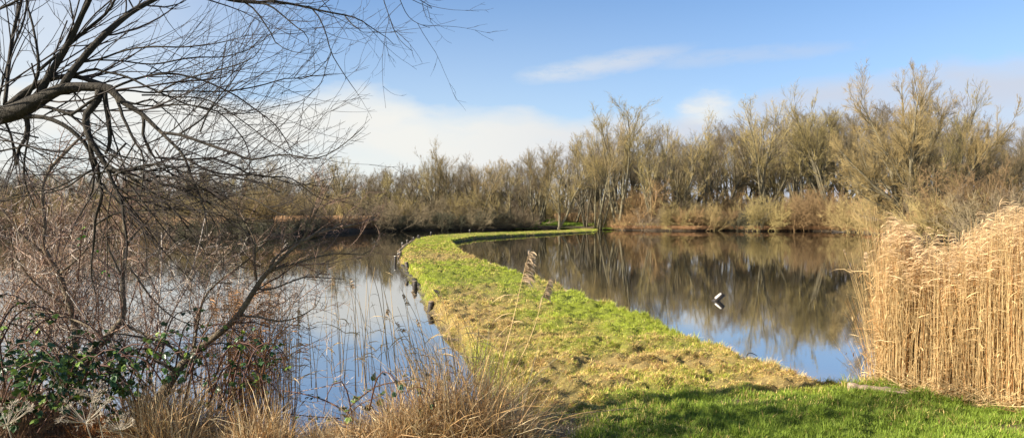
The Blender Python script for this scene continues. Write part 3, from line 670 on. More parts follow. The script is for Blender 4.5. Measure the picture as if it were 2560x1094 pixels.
# ------------------------------------------------------------------ traced branches: willow and thorn trees
def catmull(p, K):
    p = np.array(p, float); n = len(p)
    if n == 2: p = np.vstack([p[0], p.mean(0), p[1]]); n = 3
    e = np.vstack([2*p[0]-p[1], p, 2*p[-1]-p[-2]]); o = []
    for i in range(n-1):
        a, b, c, d = e[i], e[i+1], e[i+2], e[i+3]
        for t in np.linspace(0, 1, 8, endpoint=False):
            o.append(.5*((2*b)+(-a+c)*t+(2*a-5*b+4*c-d)*t*t+(-a+3*b-3*c+d)*t**3))
    o.append(p[-1]); o = np.array(o); s = np.append(0, np.cumsum(np.linalg.norm(np.diff(o[:, :2], axis=0), axis=1))); u = np.linspace(0, s[-1], K)
    return np.stack([np.interp(u, s, o[:, i]) for i in range(p.shape[1])], -1)
class Traced:
    """branches drawn as (x, y, radius) rows; each takes its depth where it leaves an earlier one and then wanders off in depth"""
    def __init__(s, d0, seed): s.br = []; s.r = np.random.default_rng(seed); s.d0 = d0
    def add(s, pts, r1=None, dd=None, d=None):
        pts = np.array([p if len(p) == 3 else (*p, np.nan) for p in pts], float); k = np.arange(len(pts)); ok = ~np.isnan(pts[:, 2])
        pts[:, 2] = np.interp(k, k[ok], pts[ok, 2])
        if r1: pts[k > k[ok].max(), 2] = r1; pts[:, 2] = np.where(ok, pts[:, 2], np.interp(k, np.append(k[ok], len(pts)), np.append(pts[ok, 2], r1)))
        K = max(10, min(40, int(np.linalg.norm(np.diff(pts[:, :2], axis=0), axis=1).sum()/22))); q = catmull(pts, K)
        if d is None:
            best = (1e9, s.d0)
            for b, bd in s.br:
                dist = np.hypot(b[:, 0]-q[0, 0], b[:, 1]-q[0, 1]); i = dist.argmin()
                if dist[i] < best[0]: best = (dist[i], bd[i])
            d = best[1]
        ln = np.linalg.norm(np.diff(q[:, :2], axis=0), axis=1).sum()/F*s.d0
        if dd is None: dd = s.r.uniform(-.38, .38)*ln
        u = np.linspace(0, 1, K); dep = d+dd*u+np.sin(u*pi*s.r.uniform(1, 3))*ln*.05*s.r.uniform(-1, 1)
        s.br.append((q, dep)); return s
    def world(s, base):
        out = []
        for q, dep in s.br:
            p = np.stack([(q[:, 0]-1280)/F*dep, dep, CH+(HY-q[:, 1])/F*dep], -1)-base; out.append((p, np.maximum(q[:, 2], .45)/F*dep))
        return out
def resampleK(p, r, K=16):
    s = np.append(0, np.cumsum(np.linalg.norm(np.diff(p, axis=0), axis=1))); u = np.linspace(0, s[-1], K)
    return np.stack([np.interp(u, s, p[:, i]) for i in range(3)], -1), np.interp(u, s, r), s[-1]

W = Traced(5.4, 3)
wbase = np.array([(-560-1280)/F*5.7, 5.7, .35])
W.add([(-560, 1160, 120), (-545, 900, 100), (-520, 640, 88), (-470, 450, 76), (-400, 300, 60), (-330, 100, 50), (-300, -150, 42), (-260, -400, 30), (-250, -650, 16)], dd=.3, d=5.7)
W.add([(-470, 440, 60), (-360, 380, 50), (-240, 335, 40), (-110, 305, 31), (0, 288, 23), (42, 278, 22), (82, 258, 20), (123, 236, 15), (165, 219, 12.5), (233, 217, 10.5), (274, 221, 10.5), (290, 238, 9), (312, 258, 7.5), (343, 277, 6.5), (360, 289, 5.5), (384, 313, 5), (405, 332, 4.5)], dd=-.5)
W.add([(405, 332, 4.2), (450, 337), (486, 349), (546, 370), (588, 384, 3.2), (629, 399), (687, 388, 2), (732, 388), (773, 397), (815, 388), (853, 365), (892, 333), (909, 317, .8)])
W.add([(398, 326, 4.4), (412, 340), (441, 368, 3.6), (460, 391), (479, 442), (492, 474, 2.6), (508, 515), (517, 563, 1.8), (520, 620, 1)])
W.add([(20, 268, 10), (55, 236, 8.5), (96, 209, 7), (137, 195, 6.5), (178, 190, 6), (206, 195, 6), (233, 204, 6.5), (260, 213, 7), (280, 226, 7)], dd=.0)
W.add([(84, 250, 10), (104, 225, 9.5), (118, 197, 9), (151, 143, 8.5), (175, 101, 8), (192, 66, 7), (208, 30, 6.5), (228, -10, 6), (245, -80, 5), (270, -200, 3), (300, -320, 1.5)])
W.add([(158, 214, 10), (175, 186, 9.5), (197, 159, 8.5), (219, 132, 8.5), (255, 93, 8), (288, 63, 7.5), (329, 30, 7), (384, 0, 6), (450, -26, 5.4), (520, -18, 4.8), (575, 0, 4.4), (619, 5, 4.2), (647, 7, 4), (674, 4, 3.6), (715, 8, 3.2), (756, 16, 2.8), (798, 26, 2.5), (839, 34, 2.1), (880, 42, 1.8), (907, 54, 1.4), (935, 74), (968, 95), (985, 112, .6)], dd=.7)
W.add([(430, -20, 4), (520, -60, 3.8), (640, -80, 3.4), (780, -70, 3), (900, -50, 2.4), (960, -30, 2), (1040, -5, 1.2), (1080, 20, .7)], dd=.5)
W.add([(647, 7, 2.8), (674, 14), (696, 30), (713, 44, 2), (740, 67), (759, 80), (770, 96), (773, 115, .7)])
W.add([(610, 5, 2.6), (633, 21), (652, 44, 2), (666, 66), (682, 90), (691, 110, 1.3), (710, 121), (743, 132), (784, 134, .6)])
W.add([(780, 22, 2), (800, 47), (811, 74, 1.6), (820, 101), (828, 132), (850, 170, 1.2), (874, 206), (892, 231, .7)])
W.add([(828, 132, 1), (814, 170), (806, 203), (792, 219), (778, 233), (748, 255), (713, 263, .6)])
W.add([(862, 40, 1.8), (877, 58), (894, 71), (907, 81, .7)])
W.add([(955, -32, 1.4), (959, 0), (973, 41), (984, 74), (1003, 104), (1031, 128, .6)])
W.add([(990, -25, 1.3), (1000, 0), (1017, 36), (1039, 56), (1075, 70, .6)])
W.add([(1010, -15, 1.2), (1031, 0), (1080, 22, .6)])
W.add([(12, 262, 5.5), (18, 206, 5), (25, 137, 4.8), (36, 69, 4.4), (49, 22, 4), (58, -20, 3.8), (80, -120, 2.6), (90, -240, 1.4)])
W.add([(-10, 270, 3), (0, 233), (22, 148, 2.8), (36, 110), (55, 66), (66, 22, 2.4), (71, -10), (90, -140, 1)])
W.add([(62, 252, 4.5), (82, 217, 4.3), (96, 180, 4), (94, 130, 3), (88, 95), (80, 55, 2.6), (66, 5), (50, -80, 1.4)])
W.add([(98, 176, 4), (121, 156), (148, 134, 3.6), (178, 108, 4), (214, 77, 4), (258, 41, 3.5), (277, 19, 3), (290, -8, 2.8), (320, -120, 1.5)])
W.add([(-60, 60, 4), (0, 22, 3), (50, -2, 2.5), (120, -60, 1.5)])
W.add([(128, 196, 3.8), (178, 189), (233, 173, 3.4), (263, 180), (296, 186, 3), (329, 197), (367, 217, 2.6), (400, 232), (432, 245), (463, 260, 2), (496, 266), (532, 274), (559, 290), (604, 340, 1.5), (620, 372), (626, 391), (622, 436, .8)])
W.add([(285, 219, 3.2), (324, 203), (373, 189, 2.8), (427, 184), (474, 192, 2.6), (515, 204), (545, 217), (570, 229, 2.2), (597, 244), (640, 275), (684, 308, 1.6), (712, 345), (732, 386, .9)])
W.add([(290, 227, 2.8), (324, 226), (373, 232, 2.4), (428, 228), (482, 228), (548, 229, 2), (592, 225), (633, 218), (674, 208, 1.5), (715, 196), (767, 195), (800, 170), (828, 137, .7)])
W.add([(355, 238, 2.2), (400, 238), (441, 243, 2), (482, 243), (523, 251), (543, 263), (570, 277, 1.7), (604, 301), (639, 327), (681, 359, 1.2), (716, 378), (760, 420, .7)])
W.add([(200, 156, 3), (250, 148), (300, 130, 2.4), (345, 120), (400, 117), (455, 118, 1.8), (520, 112), (580, 100), (622, 86, .6)])
W.add([(240, 150, 2.2), (300, 152), (360, 160, 2), (400, 159), (455, 148), (499, 143, 1.7), (554, 143), (592, 134), (619, 125), (647, 110), (669, 88, .6)])
W.add([(395, 232, 2.2), (430, 212), (470, 195, 2), (515, 184), (545, 175), (570, 169, 1.6), (603, 158), (628, 148), (647, 129), (660, 100, .6)])
W.add([(315, 257, 3), (338, 260), (378, 248, 2.4), (398, 263), (411, 274), (440, 300, 1.2), (470, 350, .8)])
W.add([(300, 250, 2.4), (350, 262), (400, 266, 2), (438, 262), (490, 265), (550, 285, 1.3), (640, 280), (700, 262, .6)])
W.add([(500, 330, 2), (523, 274), (534, 260), (556, 230, 1.6), (575, 211), (600, 175), (630, 140, .7)])
W.add([(447, 336, 2.4), (500, 302), (525, 275, 1.8), (550, 250), (600, 205, 1), (640, 190, .6)])
W.add([(248, 226, 9.5), (244, 252, 9), (224, 275, 9), (213, 294, 8.5), (217, 321, 8), (224, 346, 7.6), (241, 375, 7), (255, 397, 6.5), (269, 420, 5), (278, 448, 4.3), (295, 482, 4), (306, 513, 3.6), (309, 547, 3), (318, 610, 2.2), (312, 680, 1.2)], dd=-.2)
W.add([(224, 346, 5), (227, 372), (235, 400, 4.6), (246, 420), (249, 454, 4), (256, 485), (249, 513, 3.5), (238, 547), (235, 600, 2.8), (228, 680, 1.8), (240, 740, 1)])
W.add([(262, 232, 6), (264, 256, 6), (268, 278, 6), (272, 307, 5.5), (275, 341, 5), (272, 369, 4.4), (263, 385, 3)])
W.add([(290, 244, 4), (297, 258, 4), (306, 290), (317, 312, 3.5), (331, 343), (337, 356, 3), (348, 363), (355, 385), (360, 409, 2), (357, 448), (350, 500, 1)])
W.add([(358, 288, 4), (360, 324, 4), (357, 341, 3.6), (371, 366), (380, 392, 3), (408, 394, 2.8), (450, 399), (508, 396), (533, 396, 2.6), (588, 416), (623, 435, 2.4), (668, 442), (716, 442, 1.8), (748, 458), (789, 490), (830, 505, .8)])
W.add([(462, 394, 3), (508, 420), (550, 434, 2.6), (623, 437), (668, 440), (740, 462, 1.6), (790, 455), (850, 440, .7)])
W.add([(84, 268, 5.5), (105, 266, 5), (128, 270, 4.6), (153, 278), (176, 287, 4), (196, 275), (227, 253, 3.5), (245, 243, 3)], dd=-.1)
W.add([(176, 287, 3.4), (204, 310), (212, 320, 3), (222, 345, 2)])
W.add([(60, 292, 7), (80, 291, 6), (113, 294, 6), (142, 304, 5.6), (170, 319, 5.4), (193, 338, 5), (210, 355, 5), (224, 377, 4.6), (232, 403, 4), (235, 426, 3.4), (230, 480, 2), (200, 540, 1)])
W.add([(64, 292, 6), (68, 310, 5), (66, 330, 4.5), (61, 352, 4.5), (48, 369, 4), (44, 392, 4), (43, 413, 3.8)])
W.add([(70, 292, 3), (74, 324, 2.6), (67, 363), (60, 409, 2.2), (61, 443), (68, 474, 2), (90, 520, 1)])
W.add([(10, 298, 3.4), (25, 332, 3.2), (33, 363, 3.5), (37, 386, 4), (40, 412, 3.8)])
W.add([(-60, 340, 3), (0, 350, 2), (50, 360), (100, 385, 1.6), (130, 410), (170, 450, .8)])
W.add([(-80, 400, 2.6), (0, 378), (30, 372, 2.2), (70, 362, 1), (90, 350, .8)])
W.add([(245, 420, 2.6), (215, 432), (180, 460, 2.2), (130, 480), (60, 490), (0, 505, 1.2)])
W.add([(232, 425, 2.4), (200, 440), (150, 465, 2), (120, 475), (60, 480, 1.4), (0, 502, 1)])
W.add([(255, 400, 3), (300, 430, 2.6), (350, 450), (400, 440), (470, 455, 1.8), (560, 470), (640, 462, 1)])
W.add([(269, 420, 3), (320, 440, 2.6), (380, 480, 2.2), (430, 520), (470, 570, 1.6), (520, 640, .9)])
W.add([(278, 440, 3), (330, 420, 2.6), (400, 410), (460, 430, 2), (540, 438), (620, 452), (700, 480, 1)])
W.add([(290, 470, 2.6), (350, 480, 2.4), (420, 478), (480, 490, 1.8), (560, 520), (620, 560, 1)])
W.add([(240, 560, 2.6), (300, 530), (400, 525, 2.4), (450, 522), (520, 528, 1.6), (600, 560, .9)])
W.add([(380, 455, 2.4), (430, 462), (500, 470, 2), (580, 482), (640, 500), (690, 530, 1.2), (740, 545, .7)])
W.add([(300, 480, 2), (360, 560), (420, 640, 1.4), (500, 720, .8)])
W.add([(330, 470, 2), (400, 560), (470, 650, 1.3), (530, 760, .7)])
rt_ = np.random.default_rng(19)
for k in range(15):                          # more drooping side boughs in the hanging tangle
    x0 = rt_.uniform(215, 400); y0 = rt_.uniform(340, 500); L = rt_.uniform(150, 380); a0 = rt_.uniform(-.5, 1.15) if rt_.random() < .62 else rt_.uniform(1.9, 3.3)
    pp = [(x0, y0, rt_.uniform(1.6, 3.2))]; an = a0
    for q_ in range(4):
        an += rt_.normal()*.22+.1*(1 if an < 1.4 else -.4); pp.append((pp[-1][0]+math.cos(an)*L/4, pp[-1][1]+math.sin(an)*L/4, np.nan))
    pp[-1] = (*pp[-1][:2], .8); W.add(pp)
wr = empty('willow_tree', tuple(wbase)); tag(wr, 'leafless willow leaning in from the left with bent boughs and drooping twigs over the water', 'tree')
wp = W.world(wbase); allP = []; allR = []; allL = []
for i, (p, r_) in enumerate(wp):
    mb = MB().tubes(p, r_, 10 if i < 8 else 6)
    mb.build('trunk' if i == 0 else 'branch', M['willow'], wr)
    a, b, l = resampleK(p, r_); allP.append(a); allR.append(b); allL.append(l)
allP = np.array(allP); allR = np.array(allR); allL = np.array(allL)
rw = np.random.default_rng(8); tw = MB()
fine = allR[:, 0] < .016                                   # whippy twigs: from fine branches many, from boughs few
startx = np.array([b[0][0, 0] for b in W.br]); starty = np.array([b[0][0, 1] for b in W.br]); outer = (startx > 560) & (starty < 160) | (startx > 940)
nn = (allL*np.where(fine, 9, 6)*np.where(outer, .28, np.where(startx > 370, .5, 1))+2).astype(int); nn[7] = 14; nn[0] = 10
a, la, ra = spawn(rw, allP, np.full(len(allP), 1.0), allR, nn, .1, 1, .65, .25, .95, 9, .07, (.02, 0, .04), (.3, 0, .6), rr=.45, rmin=.0022, lv=(.3, 1.1), fall=.2, tip=.3, curl=.05)
ra = np.minimum(ra, .006); tw.tubes(a, ra, 4)
b, lb, rb = spawn(rw, a, la, ra, 3, .1, 1, .6, .2, .5, 6, .08, (.01, 0, .05), rr=.6, rmin=.0015, tip=.5, curl=.05); tw.tubes(b, rb, 3)
c, lc, rc = spawn(rw, b, lb, rb, 1, .2, 1, .6, .2, .45, 4, .1, (0, 0, .04), rr=.7, rmin=.0012, tip=.6); tw.tubes(c, rc, 3)
tag(tw.build('twigs', M['willow_twig'], wr), kind='stuff')

def thorn(name, T, base, label, seed, dens=8, tl=.8, cols=((.2, .12, .09), (.3, .2, .14), (.12, .07, .05)), trop=(.02, 0, .05)):
    e = empty(name, tuple(base)); tag(e, label, 'shrub'); pr = T.world(np.array(base)); A = []; B = []; C_ = []
    for i, (p, r_) in enumerate(pr):
        MB().tubes(p, r_, 8 if i == 0 else 6).build('trunk' if i == 0 else 'branch', M['thorn'], e)
        a, b, l = resampleK(p, r_); A.append(a); B.append(b); C_.append(l)
    A = np.array(A); B = np.array(B); C_ = np.array(C_); r = np.random.default_rng(seed); m = MB(); cols = np.array(cols)
    a, la, ra = spawn(r, A, np.full(len(A), tl), B, (C_*dens+2).astype(int), .2, 1, .8, .3, 1, 8, .12, trop, rr=.4, rmin=.0025, lv=(.3, 1.2), tip=.35, curl=.06)
    ra = np.minimum(ra, .006); m.tubes(a, ra, 4, cols[r.integers(0, len(cols), len(a))])
    b, lb, rb = spawn(r, a, la, ra, 6, .1, 1, .8, .3, .5, 5, .15, trop, rr=.6, rmin=.0018, tip=.5); m.tubes(b, rb, 3, cols[r.integers(0, len(cols), len(b))]*r.uniform(.6, 1.5, (len(b), 1)))
    c, lc, rc = spawn(r, b, lb, rb, 3, .2, 1, .8, .3, .45, 3, .15, rr=.7, rmin=.0014, tip=.6); m.tubes(c, rc, 3, cols[r.integers(0, len(cols), len(c))]*r.uniform(.6, 1.5, (len(c), 1)))
    tag(m.build('twigs', M['thorn_twig'], e), kind='stuff')
    return e
T = Traced(6.9, 5)
T.add([(150, 1010, 14), (165, 930, 13), (178, 890, 11), (190, 850, 10), (190, 830, 9), (184, 797, 8.2), (175, 762, 7.6), (161, 721, 7), (149, 686, 6.6), (135, 663, 6.4), (117, 633, 6), (104, 606, 4.6), (111, 590, 4.4), (113, 569, 4.2), (111, 545, 4.4), (105, 500, 4.2), (106, 465, 4), (115, 443, 4), (127, 420, 4.4), (153, 392, 4.4), (181, 363, 3.8), (212, 333, 2.6)], dd=.2, d=6.9)
T.add([(112, 632, 4), (88, 617), (47, 578, 3.4), (18, 540, 3), (-30, 480, 1.6)])
T.add([(148, 684, 3), (190, 650), (240, 600, 2), (300, 570), (360, 500, 1)])
T.add([(178, 780, 3), (130, 740), (80, 700, 2.4), (40, 640), (20, 570, 1.2)])
T.add([(165, 735, 2.6), (130, 820), (90, 900), (60, 960, 1.6)])
thorn('thorn_tree', T, G(150, 1010, .3).tolist()+[.3], 'small leaning bare thorn tree with a pale upper stem, nearest the left edge', 41, 9, .75)
T = Traced(6.8, 6)
T.add([(195, 1000, 12), (215, 905, 11), (240, 868, 10), (258, 853, 9.5), (281, 827, 9), (303, 803, 8), (310, 774, 7), (307, 730, 6.2), (307, 672, 5.6), (310, 637, 5.2), (313, 598, 5), (311, 558, 4.8), (308, 520, 4.2), (298, 470, 3), (285, 430, 1.6)], dd=.1, d=6.8)
T.add([(300, 805, 4), (340, 825, 3.4), (400, 850, 3), (450, 880, 2.6), (480, 905, 2)])
T.add([(308, 650, 3), (340, 690), (380, 745, 2.2), (430, 790), (500, 820, 1)])
T.add([(309, 700, 3), (280, 640), (260, 590, 2.2), (240, 560), (200, 500, 1)])
T.add([(310, 620, 3), (350, 570), (390, 530, 2), (430, 470), (450, 430, 1)])
T.add([(262, 850, 3.2), (230, 820), (160, 790, 2.6), (60, 775), (-20, 790, 1.4)])
thorn('thorn_tree', T, G(195, 1000, .3).tolist()+[.3], 'bare thorn tree with a crooked grey-brown stem bent to the right at its foot', 42, 9, .75)
T = Traced(6.6, 7)
T.add([(350, 1075, 15), (371, 1034, 14), (403, 988, 14), (441, 929, 12), (470, 895, 9.5), (500, 868, 8.6), (538, 840, 8.2), (566, 818, 8), (594, 790, 7.6), (613, 762, 7.2), (638, 722, 6.6), (660, 690, 6), (681, 669, 5), (716, 635, 4.4), (759, 603, 3.9), (800, 579, 3.4), (862, 566, 2.8), (910, 556), (945, 538, 1)], dd=.3, d=6.6)
T.add([(669, 680, 4), (706, 667, 3.8), (747, 656, 3.3), (784, 644), (821, 636, 2.3), (852, 633), (908, 636), (927, 625, 1)])
T.add([(674, 668, 3.2), (691, 641), (716, 622, 2.4), (747, 603), (800, 585, 1.8), (850, 560, 1)])
T.add([(640, 722, 3), (678, 722), (722, 706, 2.4), (762, 692), (815, 694), (859, 697, .9)])
T.add([(598, 787, 3), (613, 790), (650, 792), (681, 801, 2.2), (716, 801), (753, 788), (787, 768), (800, 746, .9)])
T.add([(478, 895, 4), (486, 860, 3.4), (492, 821, 3.2), (501, 774), (506, 757, 2.6), (517, 734), (554, 697, 2.4), (598, 666), (635, 635, 2), (660, 610), (691, 579), (702, 556, 1)])
T.add([(635, 635, 2.4), (636, 600), (622, 570), (600, 530, 1.2)])
T.add([(642, 700, 2.6), (636, 650), (640, 620, 2), (624, 590), (598, 560), (590, 520, 1)])
T.add([(760, 603, 2.4), (775, 560), (795, 520, 1.8), (820, 470), (838, 440, 1)])
T.add([(740, 620, 2.2), (770, 575), (775, 550), (782, 520, 1), (800, 490, .8)])
T.add([(441, 929, 5), (400, 905, 4), (340, 880, 3.4), (290, 872, 2.6), (240, 890, 1.6)])
T.add([(462, 900, 4.4), (420, 860), (370, 845, 3), (310, 835), (280, 832, 1.8)])
thorn('thorn_tree', T, G(350, 1075, .3).tolist()+[.3], 'thick dark thorn bush stem leaning right over the water with long spreading boughs', 43, 7, .7)

# multi-stemmed reddish shrubs filling the left
def shrub(px, d, hpx, nst, seed, label, cols, spread=.5, dens=9, name='bare_shrub'):
    x = at(px, d); z = float(hfun(np.array([x]), np.array([d]), False)[0]); z = max(z, -.05); r = np.random.default_rng(seed); e = empty(name, (x, d, z)); tag(e, label, 'shrub')
    H = CH+(HY-hpx)/F*d-z; t = MB(); m = MB(); cols = np.array(cols)
    dd = nrm(np.stack([r.normal(size=nst)*spread, r.normal(size=nst)*spread*.7, np.ones(nst)], -1)); K = 9; out = np.empty((nst, K, 3)); out[:, 0] = np.stack([r.normal(size=nst)*.15, r.normal(size=nst)*.12, np.full(nst, -.05)], -1)
    ln = H*r.uniform(.75, 1.12, nst)
    for k in range(1, K):
        dd = nrm(dd+.12*r.normal(size=(nst, 3))+np.array([0, 0, -.01])); out[:, k] = out[:, k-1]+dd*(ln/(K-1))[:, None]
    R = r.uniform(.006, .014, nst)[:, None]*np.linspace(1, .3, K)[None]
    t.tubes(out, R, 5, cols[r.integers(0, len(cols), nst)]); t.build('stems', M['thorn_twig'], e)
    a, la, ra = spawn(r, out, np.full(nst, H), R, dens, .3, 1, .75, .3, .3, 6, .15, (0, 0, .03), rr=.5, rmin=.003, tip=.4, curl=.06); m.tubes(a, ra, 3, cols[r.integers(0, len(cols), len(a))]*r.uniform(.7, 1.4, (len(a), 1)))
    b, lb, rb = spawn(r, a, la, ra, 5, .1, 1, .8, .3, .55, 4, .18, rr=.6, rmin=.0026, tip=.5); m.tubes(b, rb, 3, cols[r.integers(0, len(cols), len(b))]*r.uniform(.6, 1.5, (len(b), 1)))
    c, lc, rc = spawn(r, b, lb, rb, 2, .1, 1, .8, .3, .5, 3, .18, rr=.7, rmin=.0022, tip=.6); m.tubes(c, rc, 3, cols[r.integers(0, len(cols), len(c))]*r.uniform(.6, 1.5, (len(c), 1)))
    tag(m.build('twigs', M['thorn_twig'], e), kind='stuff'); return e
RED = [(.28, .17, .11), (.36, .26, .17), (.2, .12, .08), (.6, .52, .44), (.08, .045, .035), (.11, .08, .05)]  # the palest tone paints sunlit twigs into the colour
shrub(-30, 8.0, 450, 24, 1, 'reddish bare shrub at the left edge of the photo', RED)
shrub(90, 8.4, 460, 24, 2, 'reddish bare shrub behind the leaning thorn tree with the pale stem', RED)
shrub(215, 8.2, 480, 22, 3, 'reddish bare shrub between the two leaning thorn trees', RED)
shrub(345, 7.8, 480, 20, 4, 'reddish bare shrub below the drooping willow boughs', RED)
shrub(450, 7.4, 540, 15, 5, 'bare shrub with whitish twigs left of the dark leaning stem', RED+[(.55, .48, .4)])  # whitish tone, here and below, stands in for sun on the twigs
shrub(560, 7.2, 600, 10, 6, 'thin bare shrub with whitish twigs right of the russet stems', [(.55, .46, .38), (.3, .2, .14), (.42, .3, .22)], .45, 6)

# ------------------------------------------------------------------ brambles and dead umbels
def leafmesh(m, c, d, up, L, col):
    """one toothed oval leaf of length L from point c in direction d"""
    s = nrm(np.cross(d, up)); nn_ = np.cross(s, d)
    prof = [(0, .0), (.12, .26), (.3, .42), (.42, .40), (.55, .43), (.68, .34), (.82, .24), (1, 0)]
    mid = [c+d*L*t+nn_*L*(-.12*t*t) for t, w in prof]; le = [mid[i]-s*L*w*.75+nn_*L*w*.22 for i, (t, w) in enumerate(prof)]; ri = [mid[i]+s*L*w*.75+nn_*L*w*.22 for i, (t, w) in enumerate(prof)]
    v = mid+le[1:-1]+ri[1:-1]; n = len(prof); k = n-2; q = []; t_ = []
    for i in range(1, n-2):
        q.append((i, i+1, n+i, n+i-1)); q.append((i, n+k+i-1, n+k+i, i+1))
    t_ += [(0, 1, n), (0, n+k, 1), (n-2, n-1, n+k-1), (n-2, n+2*k-1, n-1)]
    m.add(v, q, t_, col)
def bramble(canes, d, seed, label, nl=16, L=(.035, .065), col=None, zb=None, base=None):
    r = np.random.default_rng(seed); T = Traced(d, seed)
    for k, c in enumerate(canes): T.add(c, d=d+r.uniform(-.25, .25), dd=r.uniform(-.3, .3))
    base = np.array(P(canes[0][0][0], canes[0][0][1], d)) if base is None else np.array(base)
    e = empty('bramble', tuple(base)); tag(e, label, 'bramble')
    for (p, rr__) in T.world(base):
        MB().tubes(p, rr__, 5, (.1, .045, .03)).build('cane', M['thorn_twig'], e)
        n = nl; mm = MB()
        for j in range(n):
            t = r.uniform(.15, 1); i = min(int(t*(len(p)-1)), len(p)-2); q = p[i]; dr = nrm(p[i+1]-p[i]); o = nrm(r.normal(size=3)*np.array([1, 1, .6])+dr*.4+np.array([0, 0, -.15]))
            c0 = q+o*r.uniform(.03, .07); mm.tubes(np.array([q, (q+c0)/2+np.array([0, 0, .004]), c0]), np.array([.0012, .001, .0009]), 3, (.12, .12, .04))
            g = np.array([.035, .075, .022]) if r.random() < .75 else np.array([.13, .2, .035]); g = g if col is None else g*np.array(col); g = g*r.uniform(.6, 1.5)
            up = nrm(r.normal(size=3)*.5+np.array([0, 0, 1]))
            LL_ = r.uniform(*L)
            for an in (0, .95, -.95):
                dd_ = o*math.cos(an)+np.cross(up, o)*math.sin(an); dd_ = nrm(dd_+np.array([0, 0, -.25])); leafmesh(mm, c0, dd_, up, LL_*(1 if an == 0 else .8), g)
        mm.build('leaves', M['leaf'], e)
    return e
def arcs(r, n, x0, x1, y0, y1, L0, L1):
    o = []
    for _ in range(n):
        x = r.uniform(x0, x1); y = r.uniform(y0, y1); L = r.uniform(L0, L1)*(1 if r.random() < .7 else -1); h = r.uniform(40, 150)
        o.append([(x, y, 2.2), (x+L*.25, y-h*.8), (x+L*.55, y-h, 1.6), (x+L*.85, y-h*.75), (x+L, y-h*.35, .9)])
    return o
rb_ = np.random.default_rng(9)
bramble(arcs(rb_, 16, -80, 110, 960, 1100, 60, 220), 5.6, 1, 'dark green leafy bramble heap at the bottom left corner', 26)
bramble(arcs(rb_, 14, 60, 300, 940, 1070, 60, 200), 5.9, 2, 'dark green bramble around the feet of the two leaning thorn trees', 22)
bramble(arcs(rb_, 12, 240, 480, 900, 1010, 60, 180), 6.3, 3, 'olive leafy bramble behind the thick dark thorn stem', 15, (.03, .05), (1.4, 1.3, 1))
bramble(arcs(rb_, 8, 430, 620, 980, 1080, 40, 150), 6.1, 4, 'sparse bramble in the pale grass right of the dark thorn stem', 7)
bramble(arcs(rb_, 9, -100, 90, 800, 930, 60, 200), 6.3, 5, 'sparse olive bramble canes at the left edge above the leafy heap', 8, (.03, .05), (1.6, 1.4, 1))
bramble([[(868, 1060, 2.6), (872, 1020), (905, 990, 2.2), (940, 965), (985, 955), (1040, 948, 1.4), (1085, 960, 1)], [(870, 1040, 2), (900, 1010), (960, 985, 1.2)]], 6.2, 6, 'bramble cane arching right through the dead grass with a few dark leaves', 8, (.045, .07))
bramble([[(868, 1030, 2.2), (830, 1008), (790, 992, 1.6), (740, 980), (700, 975, 1)], [(850, 1045, 1.6), (780, 1040), (715, 1033, 1), (690, 1032, .8)]], 6.2, 7, 'bramble cane arching left over the blue water with dangling leaves', 6, (.03, .05))
bramble(arcs(rb_, 6, 520, 700, 940, 1060, 50, 140), 6.0, 10, 'sparse dark bramble sprays among the russet stems beside the water', 7, (.035, .055))
bramble(arcs(rb_, 5, 880, 1120, 1000, 1090, 50, 130), 5.9, 11, 'scattered dark bramble leaves low in the dead grass at bottom centre', 5, (.035, .05))
bramble([[(400, 900, 2), (420, 820), (440, 785, 1.4), (478, 775, 1), (500, 790, .8)]], 6.5, 8, 'short ivy-like spray of dark leaves hanging over the white water', 14, (.035, .055))
bramble([[(195, 700, 1.6), (200, 640), (205, 580), (215, 560, .9)], [(260, 700, 1.4), (262, 640), (262, 585, .9)]], 6.7, 9, 'climbing spray of bright green leaves between the thorn stems', 4, (.03, .05), (2.6, 3.2, 1.2))
def umbel(px, py, d, R, seed, label, tilt=(0, -.3, 1)):
    r = np.random.default_rng(seed); c = P(px, py, d); g = np.array([c[0]+.05, d+.1, .3]); e = empty('dead_hogweed', tuple(g)); tag(e, label, 'dead flower', 'dead hogweed heads')
    s, sr = catmull(np.array([[0, 0, 0], (c-g)*.5+np.array([.02, 0, 0]), c-g]), 8), np.linspace(.006, .004, 8); MB().tubes(s, sr, 6, (.4, .34, .25)).build('stem', M['reed'], e)
    up = nrm(np.array(tilt, float)); a = nrm(np.cross(up, (0, 1, .2))); b = np.cross(up, a); m = MB(); hub = c-g; n = 22
    for i in range(n):
        an = i*2*pi/n+r.normal()*.1; el = r.uniform(.25, .75); d0 = nrm((a*cos(an)+b*sin(an))*cos(el)+up*sin(el)); L = R*r.uniform(.75, 1.1)
        p = np.array([hub, hub+d0*L*.5+up*L*.02, hub+d0*L+up*L*.12]); m.tubes(p, np.array([.0022, .0016, .0012]), 4, (.5, .44, .34)); tip = p[-1]
        for j in range(12):
            dj = nrm(d0+r.normal(size=3)*.75+up*.3); m.tubes(np.array([tip, tip+dj*R*.1, tip+dj*R*.2]), np.array([.001, .0009, .0012]), 3, (.52, .45, .35))
    m.build('umbel', M['reed'], e); return e
umbel(215, 1055, 5.1, .16, 1, 'largest pale dead hogweed head at the bottom left')
umbel(18, 1062, 5.0, .15, 2, 'spidery dead hogweed head in the bottom left corner')
umbel(232, 992, 5.4, .1, 3, 'smaller dead hogweed head above the largest one')
umbel(300, 1075, 5.2, .1, 4, 'grey-brown dead hogweed head right of the largest one')
# dead bracken
deadgrass('dead_bracken', 900, 170, 270, 5.9, 6.3, lambda p: .42+0*p, 9, [(.5, .22, .07), (.42, .2, .08)], 'orange-brown dead fern fronds behind the brambles')

